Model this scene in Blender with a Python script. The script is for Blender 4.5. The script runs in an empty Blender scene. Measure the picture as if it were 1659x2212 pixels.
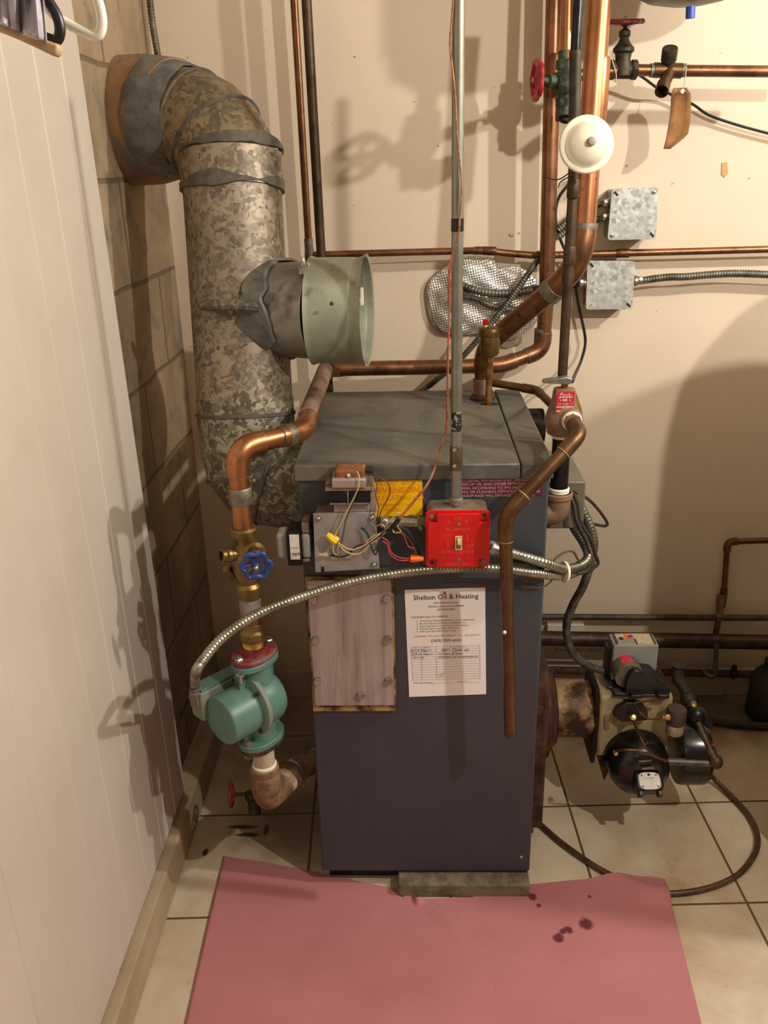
import bpy, bmesh, math, random
from mathutils import Vector as V, Matrix
random.seed(7)
SC = bpy.context.scene
COL = SC.collection
PI = math.pi
# ---------------------------------------------------------------- camera
FPX, CX, CY = 1900.0, 829.5, 1106.0
CAM = V((0, 0, 1.42))
_p, _r, _y = math.radians(21.85), math.radians(1.38), math.radians(2.07)
FW = V((-math.sin(_y)*math.cos(_p), math.cos(_y)*math.cos(_p), -math.sin(_p)))
_rt = FW.cross(V((0, 0, 1))).normalized()
_up = _rt.cross(FW)
IX = math.cos(_r)*_rt - math.sin(_r)*_up
IU = math.sin(_r)*_rt + math.cos(_r)*_up
cd = bpy.data.cameras.new('camera'); cam = bpy.data.objects.new('camera', cd); COL.objects.link(cam)
cd.sensor_fit = 'VERTICAL'; cd.sensor_height = 24.0; cd.lens = FPX*24.0/2212.0; cd.clip_start = 0.02
M = Matrix((IX, IU, -FW)).transposed().to_4x4(); M.translation = CAM
cam.matrix_world = M; SC.camera = cam

def ray(px, py): return FW + IX*((px-CX)/FPX) - IU*((py-CY)/FPX)
def W(px, py, Y):            # point of the place seen there, on the vertical plane Y
    d = ray(px, py); return CAM + d*((Y-CAM.y)/d.y)
def F(px, py, z=0.0):        # ... on a level plane
    d = ray(px, py); return CAM + d*((z-CAM.z)/d.z)
def XP(px, py, X):           # ... on a plane parallel to the side wall
    d = ray(px, py); return CAM + d*((X-CAM.x)/d.x)
def WS(l): return [W(*q) for q in l]

# ---------------------------------------------------------------- mesh builder
def frame(ax):
    ax = V(ax).normalized()
    a = V((0, 0, 1)) if abs(ax.z) < .9 else V((1, 0, 0))
    u = ax.cross(a).normalized(); return u, ax.cross(u).normalized(), ax

class MB:
    def __init__(s): s.v = []; s.f = []
    def add(s, vs, fs):
        o = len(s.v); s.v += [V(q) for q in vs]; s.f += [tuple(i+o for i in f) for f in fs]; return s
    def box(s, a, b):
        x0, y0, z0 = a; x1, y1, z1 = b
        return s.add([(x0,y0,z0),(x1,y0,z0),(x1,y1,z0),(x0,y1,z0),(x0,y0,z1),(x1,y0,z1),(x1,y1,z1),(x0,y1,z1)],
              [(0,3,2,1),(4,5,6,7),(0,1,5,4),(1,2,6,5),(2,3,7,6),(3,0,4,7)])
    def obox(s, c, hx, hy, hz):   # centre and three half vectors
        c, hx, hy, hz = V(c), V(hx), V(hy), V(hz)
        return s.add([c-hx-hy-hz, c+hx-hy-hz, c+hx+hy-hz, c-hx+hy-hz, c-hx-hy+hz, c+hx-hy+hz, c+hx+hy+hz, c-hx+hy+hz],
              [(0,3,2,1),(4,5,6,7),(0,1,5,4),(1,2,6,5),(2,3,7,6),(3,0,4,7)])
    def tube(s, pts, r, n=16, cap=True, close=False):
        pts = [V(q) for q in pts]; N = len(pts)
        rs = r if isinstance(r, (list, tuple)) else [r]*N
        T = []
        for i in range(N):
            if close: d = pts[(i+1) % N]-pts[i-1]
            else: d = pts[min(i+1, N-1)]-pts[max(i-1, 0)]
            T.append(d.normalized() if d.length > 1e-9 else (T[-1] if T else V((0,0,1))))
        u = frame(T[0])[0]; vs = []
        for i in range(N):
            u = (u-T[i]*u.dot(T[i])).normalized(); w = T[i].cross(u)
            for k in range(n):
                a = 2*PI*k/n; vs.append(pts[i]+(u*math.cos(a)+w*math.sin(a))*rs[i])
        fs = []
        for i in range(N if close else N-1):
            j = (i+1) % N
            for k in range(n):
                l = (k+1) % n; fs.append((i*n+k, i*n+l, j*n+l, j*n+k))
        if cap and not close: fs += [tuple(range(n-1, -1, -1)), tuple((N-1)*n+k for k in range(n))]
        return s.add(vs, fs)
    def lathe(s, base, ax, prof, n=24):   # prof: (radius, height along axis)
        u, w, ax = frame(ax); base = V(base); vs = []; N = len(prof)
        for r, h in prof:
            for k in range(n):
                a = 2*PI*k/n; vs.append(base+ax*h+(u*math.cos(a)+w*math.sin(a))*max(r, 1e-5))
        fs = [(i*n+k, i*n+(k+1) % n, (i+1)*n+(k+1) % n, (i+1)*n+k) for i in range(N-1) for k in range(n)]
        fs += [tuple(range(n-1, -1, -1)), tuple((N-1)*n+k for k in range(n))]
        return s.add(vs, fs)
    def cyl(s, a, b, r, r2=None, n=20):
        return s.tube([a, b], [r, r if r2 is None else r2], n)
    def hexn(s, c, ax, r, h, n=6): return s.lathe(c, ax, [(r*.9, 0), (r, h*.1), (r, h*.8), (r*.85, h)], n)
    def prism(s, pts, off):       # flat outline pushed along off
        n = len(pts); pts = [V(q) for q in pts]; off = V(off)
        return s.add(pts+[q+off for q in pts], [tuple(range(n-1, -1, -1)), tuple(range(n, 2*n))]+[(i, (i+1) % n, (i+1) % n+n, i+n) for i in range(n)])
    def ball(s, c, r, n=14, sc=(1,1,1)):
        vs = []; m = n//2
        for i in range(m+1):
            a = PI*i/m
            for k in range(n):
                b = 2*PI*k/n
                vs.append(V(c)+V((r*sc[0]*math.sin(a)*math.cos(b), r*sc[1]*math.sin(a)*math.sin(b), r*sc[2]*math.cos(a))))
        fs = [(i*n+k, (i+1)*n+k, (i+1)*n+(k+1) % n, i*n+(k+1) % n) for i in range(m) for k in range(n)]
        return s.add(vs, fs)

def fillet(pts, r, k=7):
    pts = [V(q) for q in pts]; out = [pts[0]]
    for i in range(1, len(pts)-1):
        a, b, c = pts[i-1], pts[i], pts[i+1]
        rr = r[i-1] if isinstance(r, (list, tuple)) else r
        d = min(rr, (a-b).length*.49, (c-b).length*.49)
        p, q = b+(a-b).normalized()*d, b+(c-b).normalized()*d
        for j in range(k+1):
            t = j/k; out.append(p*(1-t)**2+b*2*t*(1-t)+q*t*t)
    out.append(pts[-1]); return out
def spline(pts, k=8):
    pts = [V(q) for q in pts]; P = [pts[0]*2-pts[1]]+pts+[pts[-1]*2-pts[-2]]; out = []
    for i in range(1, len(P)-2):
        a, b, c, d = P[i-1:i+3]
        for j in range(k):
            t = j/k
            out.append(.5*((2*b)+(c-a)*t+(2*a-5*b+4*c-d)*t*t+(3*b-a-3*c+d)*t**3))
    out.append(pts[-1]); return out
def resample(pts, step):
    out = [pts[0]]; acc = 0
    for a, b in zip(pts, pts[1:]):
        L = (b-a).length; p = step-acc
        while p <= L: out.append(a+(b-a)*(p/L)); p += step
        acc = L-(p-step)
    return out

WL = {}
def build(mb, name, mat, parent=None, label=None, cat=None, group=None, kind=None, bevel=0, ang=35, origin=None, smooth=True, seg=2):
    vs = mb.v
    if parent is not None: o = WL[parent.name]
    elif origin is not None: o = V(origin)
    elif kind == 'structure': o = V((0, 0, 0))
    else:
        xs = [q.x for q in vs]; ys = [q.y for q in vs]; zs = [q.z for q in vs]
        o = V(((min(xs)+max(xs))/2, (min(ys)+max(ys))/2, min(zs)))
    me = bpy.data.meshes.new(name); me.from_pydata([q-o for q in vs], [], mb.f); me.validate(); me.update()
    bm = bmesh.new(); bm.from_mesh(me); bmesh.ops.recalc_face_normals(bm, faces=bm.faces); bm.to_mesh(me); bm.free()
    if mat: me.materials.append(mat)
    if smooth: me.shade_smooth(); me.set_sharp_from_angle(angle=math.radians(ang))
    ob = bpy.data.objects.new(name, me); COL.objects.link(ob)
    if parent is not None: ob.parent = parent
    else: ob.location = o
    WL[ob.name] = o
    if bevel:
        m = ob.modifiers.new('bevel', 'BEVEL'); m.width = bevel; m.segments = seg; m.limit_method = 'ANGLE'; m.angle_limit = math.radians(40)
        m.harden_normals = False
    if label: ob['label'] = label
    if cat: ob['category'] = cat
    if group: ob['group'] = group
    if kind: ob['kind'] = kind
    return ob
def thing(name, loc, label, cat, group=None):
    e = bpy.data.objects.new(name, None); COL.objects.link(e); e.location = loc; e.empty_display_size = .03
    e['label'] = label; e['category'] = cat
    if group: e['group'] = group
    WL[e.name] = V(loc); return e
def copy_tree(root, loc, label):
    r = root.copy(); COL.objects.link(r); r.location = loc; r['label'] = label; WL[r.name] = V(loc)
    for c in root.children:
        d = c.copy(); COL.objects.link(d); d.parent = r; WL[d.name] = V(loc)
        for g in c.children:
            h = g.copy(); COL.objects.link(h); h.parent = d; WL[h.name] = V(loc)
    return r

def text(lines, o, xd, ud, parent, mat, name='lettering', lift=None):
    """lines: (string, x, y, size, align, xscale); x,y metres from o along xd, ud"""
    o, xd, ud = V(o), V(xd).normalized(), V(ud).normalized(); nd = xd.cross(ud); mb = MB()
    for ln in lines:
        s, x, y, sz, al = ln[:5]; xs = ln[5] if len(ln) > 5 else 1.0; sh = ln[6] if len(ln) > 6 else 0.0
        cu = bpy.data.curves.new('t', 'FONT'); cu.body = s; cu.size = sz; cu.align_x = al; cu.shear = sh; cu.resolution_u = 2
        if len(ln) > 7: cu.offset = ln[7]
        tb = bpy.data.objects.new('t', cu); COL.objects.link(tb)
        dg = bpy.context.evaluated_depsgraph_get(); me = bpy.data.meshes.new_from_object(tb.evaluated_get(dg))
        mb.add([o+xd*(x+q.co.x*xs)+ud*(y+q.co.y)+nd*(lift or .0004) for q in me.vertices], [tuple(p.vertices) for p in me.polygons])
        bpy.data.objects.remove(tb); bpy.data.meshes.remove(me); bpy.data.curves.remove(cu)
    return build(mb, name, mat, parent, smooth=False)

# ---------------------------------------------------------------- materials
def lin(c):
    return tuple((x/12.92 if x <= .04045 else ((x+.055)/1.055)**2.4) for x in [q/255 for q in c])+(1,)
class NT:
    def __init__(s, name):
        s.m = bpy.data.materials.new(name); s.m.use_nodes = True; s.t = s.m.node_tree
        s.b = s.t.nodes['Principled BSDF']; s.tc = s.t.nodes.new('ShaderNodeTexCoord')
    def n(s, typ, **kw):
        x = s.t.nodes.new('ShaderNode'+typ)
        for k, v in kw.items():
            if k in x.inputs: x.inputs[k].default_value = v
            else: setattr(x, k, v)
        return x
    def l(s, a, b): s.t.links.new(a, b)
    def noise(s, scale, detail=4, rough=.6, dist=0, vec=None):
        x = s.n('TexNoise'); x.inputs['Scale'].default_value = scale; x.inputs['Detail'].default_value = detail
        x.inputs['Roughness'].default_value = rough; x.inputs['Distortion'].default_value = dist
        s.l(vec or s.tc.outputs['Object'], x.inputs['Vector']); return x.outputs['Fac']
    def ramp(s, fac, a, b, soft=None):
        x = s.n('ValToRGB'); x.color_ramp.elements[0].position = a; x.color_ramp.elements[1].position = b
        s.l(fac, x.inputs['Fac']); return x.outputs['Color']
    def mix(s, fac, a, b, mode='MIX'):
        x = s.n('Mix', data_type='RGBA', blend_type=mode)
        for so, val in ((x.inputs[0], fac), (x.inputs[6], a), (x.inputs[7], b)):
            if isinstance(val, bpy.types.NodeSocket): s.l(val, so)
            elif isinstance(val, (int, float)): so.default_value = val
            else: so.default_value = val
        return x.outputs[2]
    def math(s, op, a, b=0.0):
        x = s.n('Math', operation=op)
        for so, val in ((x.inputs[0], a), (x.inputs[1], b)):
            if isinstance(val, bpy.types.NodeSocket): s.l(val, so)
            else: so.default_value = val
        return x.outputs[0]
    def bump(s, h, strength=.3, dist=.002):
        x = s.n('Bump'); x.inputs['Strength'].default_value = strength; x.inputs['Distance'].default_value = dist
        s.l(h, x.inputs['Height']); s.l(x.outputs[0], s.b.inputs['Normal'])
    def spot(s, p, r, n=.5, ns=60, soft=.25):    # a stain of radius r (or three radii) round p
        mp = s.n('Mapping', vector_type='POINT'); rr = r if isinstance(r, (tuple, list)) else (r, r, r)
        mp.inputs['Scale'].default_value = [1/q for q in rr]; mp.inputs['Location'].default_value = [-p[i]/rr[i] for i in range(3)]
        s.l(s.tc.outputs['Object'], mp.inputs['Vector'])
        ln = s.n('VectorMath', operation='LENGTH'); s.l(mp.outputs[0], ln.inputs[0])
        d = s.math('ADD', ln.outputs['Value'], s.math('MULTIPLY', s.math('SUBTRACT', s.noise(ns, 3), .5), n*2))
        x = s.n('MapRange'); x.inputs['From Min'].default_value = 1+soft; x.inputs['From Max'].default_value = 1-soft
        s.l(d, x.inputs['Value']); return x.outputs[0]
    def col(s, c): s.l(c, s.b.inputs['Base Color'])

def mk(name, c1, c2=None, rough=.5, metal=0, scale=20, a=.4, b=.6, c3=None, s3=60, a3=.55, b3=.62, bump=0, bs=None, spec=None, detail=5, dist=0, c4=None, s4=9, a4=.5, b4=.6, rvar=0):
    t = NT(name); B = t.b; B.inputs['Roughness'].default_value = rough; B.inputs['Metallic'].default_value = metal
    if spec is not None: B.inputs['Specular IOR Level'].default_value = spec
    c = None
    if c2:
        c = t.mix(t.ramp(t.noise(scale, detail, .65, dist), a, b), lin(c1), lin(c2))
        if c3: c = t.mix(t.ramp(t.noise(s3, 5, .6), a3, b3), c, lin(c3))
        if c4: c = t.mix(t.ramp(t.noise(s4, 6, .7), a4, b4), c, lin(c4))
        t.col(c)
    else: B.inputs['Base Color'].default_value = lin(c1)
    if rvar:
        x = t.n('MapRange'); x.inputs['To Min'].default_value = rough-rvar; x.inputs['To Max'].default_value = rough+rvar
        t.l(t.noise(scale*1.7, 4), x.inputs['Value']); t.l(x.outputs[0], B.inputs['Roughness'])
    if bump: t.bump(t.noise(bs or scale*4, 5), bump)
    return t.m

copper = mk('copper', (146,102,72), (100,70,50), .38, .85, 14, .42, .68, c3=(96,58,40), s3=45, a3=.58, b3=.72, rvar=.08)
copper_bright = mk('copper_bright', (180,122,82), (138,92,60), .34, .9, 12, .4, .7, c3=(104,70,46), s3=40, a3=.62, b3=.75, rvar=.07)
copper_dull = mk('copper_dull', (128,86,56), (92,62,42), .45, .8, 16, .4, .65, c3=(70,52,38), s3=50, a3=.55, b3=.7)
copper_dusty = mk('copper_dusty', (150,122,106), (118,88,72), .7, .3, 16, .4, .65)
bronze = mk('tarnished_brass_pipe', (112,82,54), (88,60,40), .42, .75, 18, .4, .65)
solder = mk('solder', (150,140,126), (112,104,94), .5, .7, 60)
brass = mk('brass', (140,116,70), (104,84,50), .42, .8, 30)
brass_bright = mk('bright_brass', (226,196,130), None, .28, 1)
verdigris = mk('verdigris_bronze', (78,98,82), (46,48,40), .7, .4, 70, .42, .58)
dark_bronze = mk('dark_bronze', (70,64,48), (50,44,34), .55, .6, 50)
iron = mk('black_iron', (40,36,32), (24,21,19), .5, .6, 60, bump=.2)
iron_brown = mk('brown_iron_pipe', (84,66,48), (58,44,33), .5, .6, 22)
rusty = mk('rusty_iron', (96,66,46), (56,38,28), .8, .3, 24, bump=.5, bs=120, c3=(128,78,42), s3=35, a3=.6, b3=.7)
rust_light = mk('limescaled_pipe', (190,176,154), (166,140,108), .7, .2, 18, .5, .72, c3=(112,70,38), s3=40, a3=.6, b3=.7, bump=.3, bs=90)
rust_fit = mk('rusted_fitting', (150,120,92), (110,80,56), .7, .3, 22, .4, .6, c3=(186,168,144), s3=30, a3=.56, b3=.7, bump=.3, bs=90)
galv = mk('galvanised_conduit', (146,146,134), (120,118,104), .42, .75, 12, .4, .7)
steel = mk('zinc_steel', (196,194,186), (150,146,138), .32, .9, 40)
armour = mk('armour_cable_steel', (168,166,152), (128,124,108), .36, .85, 25)
armour_dull = mk('dull_armour_cable', (124,122,112), (86,82,72), .5, .7, 25)
plate_steel = mk('bare_steel_plate', (158,152,152), (138,132,134), .45, .3, 14)
dust_steel = mk('dusty_steel', (140,124,104), (110,98,84), .7, .3, 30)
pinksteel = mk('pinkish_bare_steel', (172,154,150), (148,132,128), .45, .35, 9, .35, .7, c3=(120,100,70), s3=16, a3=.62, b3=.72)
gap_black = mk('gap_shade_black', (30,28,26), (22,20,19), .55)  # black that paints the shade in the gaps under the boiler
black_plastic = mk('black_plastic', (28,27,27), (20,19,19), .38, 0, 20)
black_tape = mk('black_tape', (18,18,18), None, .4)
black_paint = mk('glossy_black_paint', (20,18,17), (34,28,22), .22, 0, 20, .5, .7)
grey_plastic = mk('dark_grey_plastic', (62,62,62), (50,49,48), .5, 0, 30)
cement = mk('furnace_cement', (112,108,98), (84,82,76), .85, 0, 22, bump=.7, bs=60)
white_enamel = mk('white_enamel', (232,226,204), (216,208,184), .35, 0, 6)
ptfe = mk('white_sealing_tape', (226,216,196), None, .6)
ivory = mk('ivory_plastic', (226,206,158), None, .4)
red_paint = mk('red_paint', (206,22,22), (186,18,20), .32, 0, 20, .4, .7)
red_dark = mk('dark_red_paint', (132,34,34), (90,24,24), .5, 0, 50)
red_wheel = mk('red_handwheel_paint', (178,34,48), (140,26,38), .4, 0, 40)
blue_wheel = mk('blue_handwheel_paint', (38,78,150), (28,56,112), .35, 0, 40)
blue_plastic = mk('blue_plastic', (32,72,168), None, .4)
orange_plastic = mk('orange_plastic', (255,110,20), None, .45)
yellow_plastic = mk('yellow_plastic', (240,206,40), (220,180,30), .4, 0, 40)
green_paint = mk('sea_green_pump_paint', (88,128,114), (78,112,102), .4, 0, 14, .4, .7)
green_dusty = mk('dusty_green_paint', (112,134,120), (128,124,110), .7, 0, 22, .45, .65)
grey_box = mk('grey_enamel', (150,150,148), (140,140,138), .45, 0, 12)
olive_box = mk('olive_grey_enamel', (112,106,88), (100,94,78), .5, 0, 12)
paper = mk('white_paper', (240,232,230), None, .6)
label_white = mk('white_label', (226,220,214), (210,204,198), .5, 0, 60)
ink = mk('black_ink', (34,30,32), None, .6)
ink_soft = mk('faded_black_ink', (92,84,88), None, .6)
ink_red = mk('red_ink', (196,50,56), None, .6)
ink_pink = mk('faded_red_ink', (206,120,118), None, .6)
ink_blue = mk('blue_pen_ink', (84,80,120), None, .6)
ink_grid = mk('grey_rule_ink', (178,170,172), None, .6)
yellow_label = mk('yellow_sticker', (255,204,0), (250,186,0), .45, 0, 10)
orange_ink = mk('orange_ink', (248,146,0), None, .5)
cream_ink = mk('cream_ink', (214,176,164), None, .5)
ghost_red = mk('embossed_worn_red', (226,84,74), None, .35)
tag_mat = mk('brown_card', (150,104,58), (112,74,40), .8, 0, 24, .4, .65)
string = mk('cotton_string', (196,182,150), None, .9)
concrete = mk('concrete', (120,112,92), (88,80,64), .9, 0, 26, bump=.5, bs=90)
wood = mk('wood', (190,160,124), (170,138,102), .5, 0, 14)
white_plastic = mk('white_plastic', (240,236,220), None, .35)
grey_tank = mk('grey_tank_paint', (128,128,116), (112,112,102), .45, 0, 14)
oil_beige = mk('oily_beige_paint', (170,156,118), (140,124,88), .5, 0, 16, .4, .65, c3=(84,62,40), s3=20, a3=.58, b3=.7)
tube_tan = mk('scorched_tan_metal', (164,136,96), (112,80,54), .55, .3, 18, .42, .58, c3=(56,36,26), s3=13, a3=.52, b3=.62)
fibre = mk('yellow_mesh_fabric', (150,122,36), (120,98,28), .8, 0, 120)
coil_paper = mk('rust_stained_coil_paper', (150,92,52), (104,62,40), .8, 0, 40)
lam_steel = mk('laminated_steel', (38,33,32), (30,26,26), .5, .5, 30)
insul_tan = mk('tan_insulation', (196,166,116), None, .6)
insul_green = mk('green_insulation', (44,70,62), None, .5)
insul_black = mk('black_insulation', (26,25,25), None, .5)
insul_brown = mk('brown_insulation', (84,56,34), None, .5)
insul_red = mk('red_insulation', (176,60,66), None, .5)
insul_blue = mk('navy_insulation', (26,38,64), None, .5)
insul_orange = mk('frayed_copper_wire', (178,126,82), (138,84,64), .5, .3, 90)

# boiler sheet metal: dusty top, slate blue-grey front
t = NT('slate_grey_boiler_paint'); t.b.inputs['Roughness'].default_value = .42
c = t.mix(t.ramp(t.noise(9, 5), .35, .75), lin((62,67,74)), lin((55,58,66)))
t.col(t.mix(t.ramp(t.noise(160, 2), .72, .76), c, lin((120,120,118)))); boiler_paint = t.m
t = NT('dusty_boiler_top'); t.b.inputs['Roughness'].default_value = .5
c = t.mix(t.ramp(t.noise(5, 6, .7, .6), .35, .65), lin((104,99,88)), lin((70,70,67)))
t.col(t.mix(t.ramp(t.noise(26, 6), .55, .75), c, lin((112,104,90)))); boiler_top = t.m
# spangled galvanised sheet
t = NT('spangled_galvanised_sheet'); t.b.inputs['Metallic'].default_value = .4
vo = t.n('TexVoronoi'); vo.inputs['Scale'].default_value = 120; t.l(t.tc.outputs['Object'], vo.inputs['Vector'])
sp = t.n('SeparateColor'); t.l(vo.outputs['Color'], sp.inputs[0])
t.col(t.mix(sp.outputs[0], lin((172,174,170)), lin((216,218,216))))
mr = t.n('MapRange'); mr.inputs['To Min'].default_value = .28; mr.inputs['To Max'].default_value = .5; t.l(sp.outputs[1], mr.inputs['Value']); t.l(mr.outputs[0], t.b.inputs['Roughness'])
spangle = t.m
# mottled flue pipe
def flue_mat(name, dark, light, rust, amt=.5):
    t = NT(name); t.b.inputs['Roughness'].default_value = .5; t.b.inputs['Metallic'].default_value = .4
    wv = t.n('TexNoise'); wv.inputs['Scale'].default_value = 30; t.l(t.tc.outputs['Object'], wv.inputs['Vector'])
    vm = t.n('VectorMath', operation='MULTIPLY_ADD'); vm.inputs[1].default_value = (.05,.05,.05); t.l(wv.outputs['Color'], vm.inputs[0]); t.l(t.tc.outputs['Object'], vm.inputs[2])
    vo = t.n('TexVoronoi'); vo.inputs['Scale'].default_value = 105; t.l(vm.outputs[0], vo.inputs['Vector'])
    sp = t.n('SeparateColor'); t.l(vo.outputs['Color'], sp.inputs[0])
    f = t.math('ADD', t.math('MULTIPLY', sp.outputs[0], .45), t.math('MULTIPLY', t.noise(9, 4), .95))
    c = t.mix(t.ramp(f, amt+.08, amt+.25), lin(dark), lin(light))
    c = t.mix(t.ramp(t.noise(70, 5), .50, .62), c, lin((118,106,88)))
    c = t.mix(t.math('MULTIPLY', t.ramp(t.noise(4, 5), .45, .65), .5), c, lin(dark))
    c = t.mix(t.ramp(t.noise(6, 5), .62, .7), c, lin(rust))
    t.col(c); t.bump(f, .35, .003); return t.m
flue_m = flue_mat('mottled_galvanised_flue', (98,88,76), (156,142,122), (146,122,94), .46)
flue_grey = flue_mat('grey_crusted_flue', (88,84,78), (146,134,116), (120,92,66), .62)
flue_low = flue_mat('blotched_lower_flue', (92,84,68), (162,158,138), (110,92,70), .53)
clay = mk('clay_thimble', (168,126,90), (134,110,88), .85, 0, 12, .4, .6, c3=(112,108,102), s3=9, a3=.52, b3=.6, bump=.5, bs=60)
duct_m = mk('dull_sheet_metal', (150,148,140), (112,110,104), .42, .7, 9, .4, .65, c3=(92,84,74), s3=12, a3=.54, b3=.66)
damper_m = mk('pale_green_grey_metal', (156,158,140), (138,140,124), .5, .3, 12, c3=(110,104,88), s3=30, a3=.62, b3=.74)
# quilted foil
t = NT('quilted_foil'); t.b.inputs['Metallic'].default_value = .8; t.b.inputs['Roughness'].default_value = .36
t.b.inputs['Base Color'].default_value = lin((236,234,228))
mp = t.n('Mapping'); mp.inputs['Rotation'].default_value = (0, math.radians(12), 0); t.l(t.tc.outputs['Object'], mp.inputs['Vector'])
vo = t.n('TexVoronoi'); vo.inputs['Scale'].default_value = 175; vo.inputs['Randomness'].default_value = .2; t.l(mp.outputs[0], vo.inputs['Vector']); t.bump(vo.outputs['Distance'], .6, .004); foil_m = t.m

# floor tiles
t = NT('marbled_floor_tile')
mp = t.n('Mapping'); mp.inputs['Rotation'].default_value = (0, 0, -math.radians(2.3))
th = math.radians(-2.3); gx, gy = .3575, 1.671
mp.inputs['Location'].default_value = (-(gx*math.cos(th)-gy*math.sin(th)), -(gx*math.sin(th)+gy*math.cos(th)), 0)
t.l(t.tc.outputs['Object'], mp.inputs['Vector'])
br = t.n('TexBrick', offset=0.0, squash=1.0); br.inputs['Scale'].default_value = 1
br.inputs['Brick Width'].default_value = .3; br.inputs['Row Height'].default_value = .3; br.inputs['Mortar Size'].default_value = .0028; br.inputs['Mortar Smooth'].default_value = .2
br.inputs['Color1'].default_value = (0,0,0,1); br.inputs['Color2'].default_value = (1,1,1,1); br.inputs['Mortar'].default_value = (0,0,0,1)
t.l(mp.outputs[0], br.inputs['Vector'])
c = t.mix(t.ramp(t.noise(5, 7, .62, 1.2), .35, .68), lin((204,188,164)), lin((180,158,130)))
c = t.mix(t.ramp(t.noise(2.4, 6, .6, .8), .55, .72), c, lin((158,130,96)))
c = t.mix(t.math('MULTIPLY', br.outputs['Color'], .18), c, lin((206,196,176)))
c = t.mix(t.math('MULTIPLY', t.ramp(t.noise(45, 5), .66, .72), .35), c, lin((120,96,62)))
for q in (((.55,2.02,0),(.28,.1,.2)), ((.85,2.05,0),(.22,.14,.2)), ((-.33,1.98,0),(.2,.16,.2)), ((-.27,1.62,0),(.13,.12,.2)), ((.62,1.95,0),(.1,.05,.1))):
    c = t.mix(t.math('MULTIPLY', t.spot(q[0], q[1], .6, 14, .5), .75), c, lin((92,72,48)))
for q in (((-.40,1.60,0),(.035,.006,.05)), ((-.385,1.575,0),(.03,.006,.05)), ((-.47,1.52,0),(.006,.012,.05)), ((-.345,1.59,0),(.006,.02,.05))):
    c = t.mix(t.spot(q[0], q[1], .6, 60, .3), c, lin((64,50,36)))
gr = t.ramp(br.outputs['Fac'], .1, .6)
c = t.mix(gr, c, lin((92,68,42))); t.col(c)
rr = t.n('MapRange'); rr.inputs['To Min'].default_value = .38; rr.inputs['To Max'].default_value = .85; t.l(br.outputs['Fac'], rr.inputs['Value']); t.l(rr.outputs[0], t.b.inputs['Roughness'])
t.bump(t.math('SUBTRACT', 1.0, br.outputs['Fac']), .5, .002); tile_m = t.m
# painted back wall
t = NT('painted_plaster'); t.b.inputs['Roughness'].default_value = .72
c = t.mix(t.ramp(t.noise(2.2, 4), .35, .7), lin((226,208,184)), lin((220,200,176)))
c = t.mix(t.math('MULTIPLY', t.ramp(t.noise(38, 3), .735, .76), .8), c, lin((120,104,86)))
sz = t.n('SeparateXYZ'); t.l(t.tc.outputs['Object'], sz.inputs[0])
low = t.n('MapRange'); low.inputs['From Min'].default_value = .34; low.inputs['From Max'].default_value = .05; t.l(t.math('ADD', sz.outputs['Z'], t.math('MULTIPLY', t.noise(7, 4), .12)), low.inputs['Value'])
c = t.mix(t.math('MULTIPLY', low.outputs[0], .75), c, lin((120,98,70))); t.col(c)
t.bump(t.noise(60, 4), .12, .003); plaster = t.m
# painted concrete blocks on the side wall
t = NT('dirty_painted_block'); t.b.inputs['Roughness'].default_value = .85
sz = t.n('SeparateXYZ'); t.l(t.tc.outputs['Object'], sz.inputs[0]); cb = t.n('CombineXYZ'); t.l(sz.outputs['Y'], cb.inputs['X']); t.l(sz.outputs['Z'], cb.inputs['Y'])
br = t.n('TexBrick', offset=0.5, squash=1.0); br.inputs['Scale'].default_value = 1; br.inputs['Brick Width'].default_value = .4; br.inputs['Row Height'].default_value = .2; br.inputs['Mortar Size'].default_value = .006; br.inputs['Mortar Smooth'].default_value = .5
wob = t.n('VectorMath', operation='MULTIPLY_ADD'); wob.inputs[1].default_value = (.012,.012,.012); nz = t.n('TexNoise'); nz.inputs['Scale'].default_value = 7; t.l(cb.outputs[0], nz.inputs['Vector']); t.l(nz.outputs['Color'], wob.inputs[0]); t.l(cb.outputs[0], wob.inputs[2]); t.l(wob.outputs[0], br.inputs['Vector'])
c = t.mix(t.ramp(t.noise(5, 6, .65, .5), .35, .65), lin((168,146,116)), lin((136,116,90)))
c = t.mix(t.ramp(t.noise(14, 5), .54, .66), c, lin((124,116,100)))
c = t.mix(t.math('MULTIPLY', t.ramp(t.noise(3, 5), .5, .7), .5), c, lin((96,78,58)))
c = t.mix(t.math('MULTIPLY', br.outputs['Fac'], .65), c, lin((88,72,54))); t.col(c)
t.bump(t.math('SUBTRACT', t.noise(40, 5), t.math('MULTIPLY', br.outputs['Fac'], 1.2)), .6, .004); block_m = t.m
panel_m = mk('white_panel_paint', (202,192,180), (194,182,168), .5, 0, 3, .35, .7)
board_m = mk('grimy_board_paint', (178,158,130), (158,136,106), .6, 0, 8, .35, .7, c3=(92,70,46), s3=12, a3=.62, b3=.74)
ceil_m = mk('ceiling_paint', (150,138,120), None, .8)
dim_m = mk('dim_wall_paint', (120,108,94), None, .8)
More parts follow.
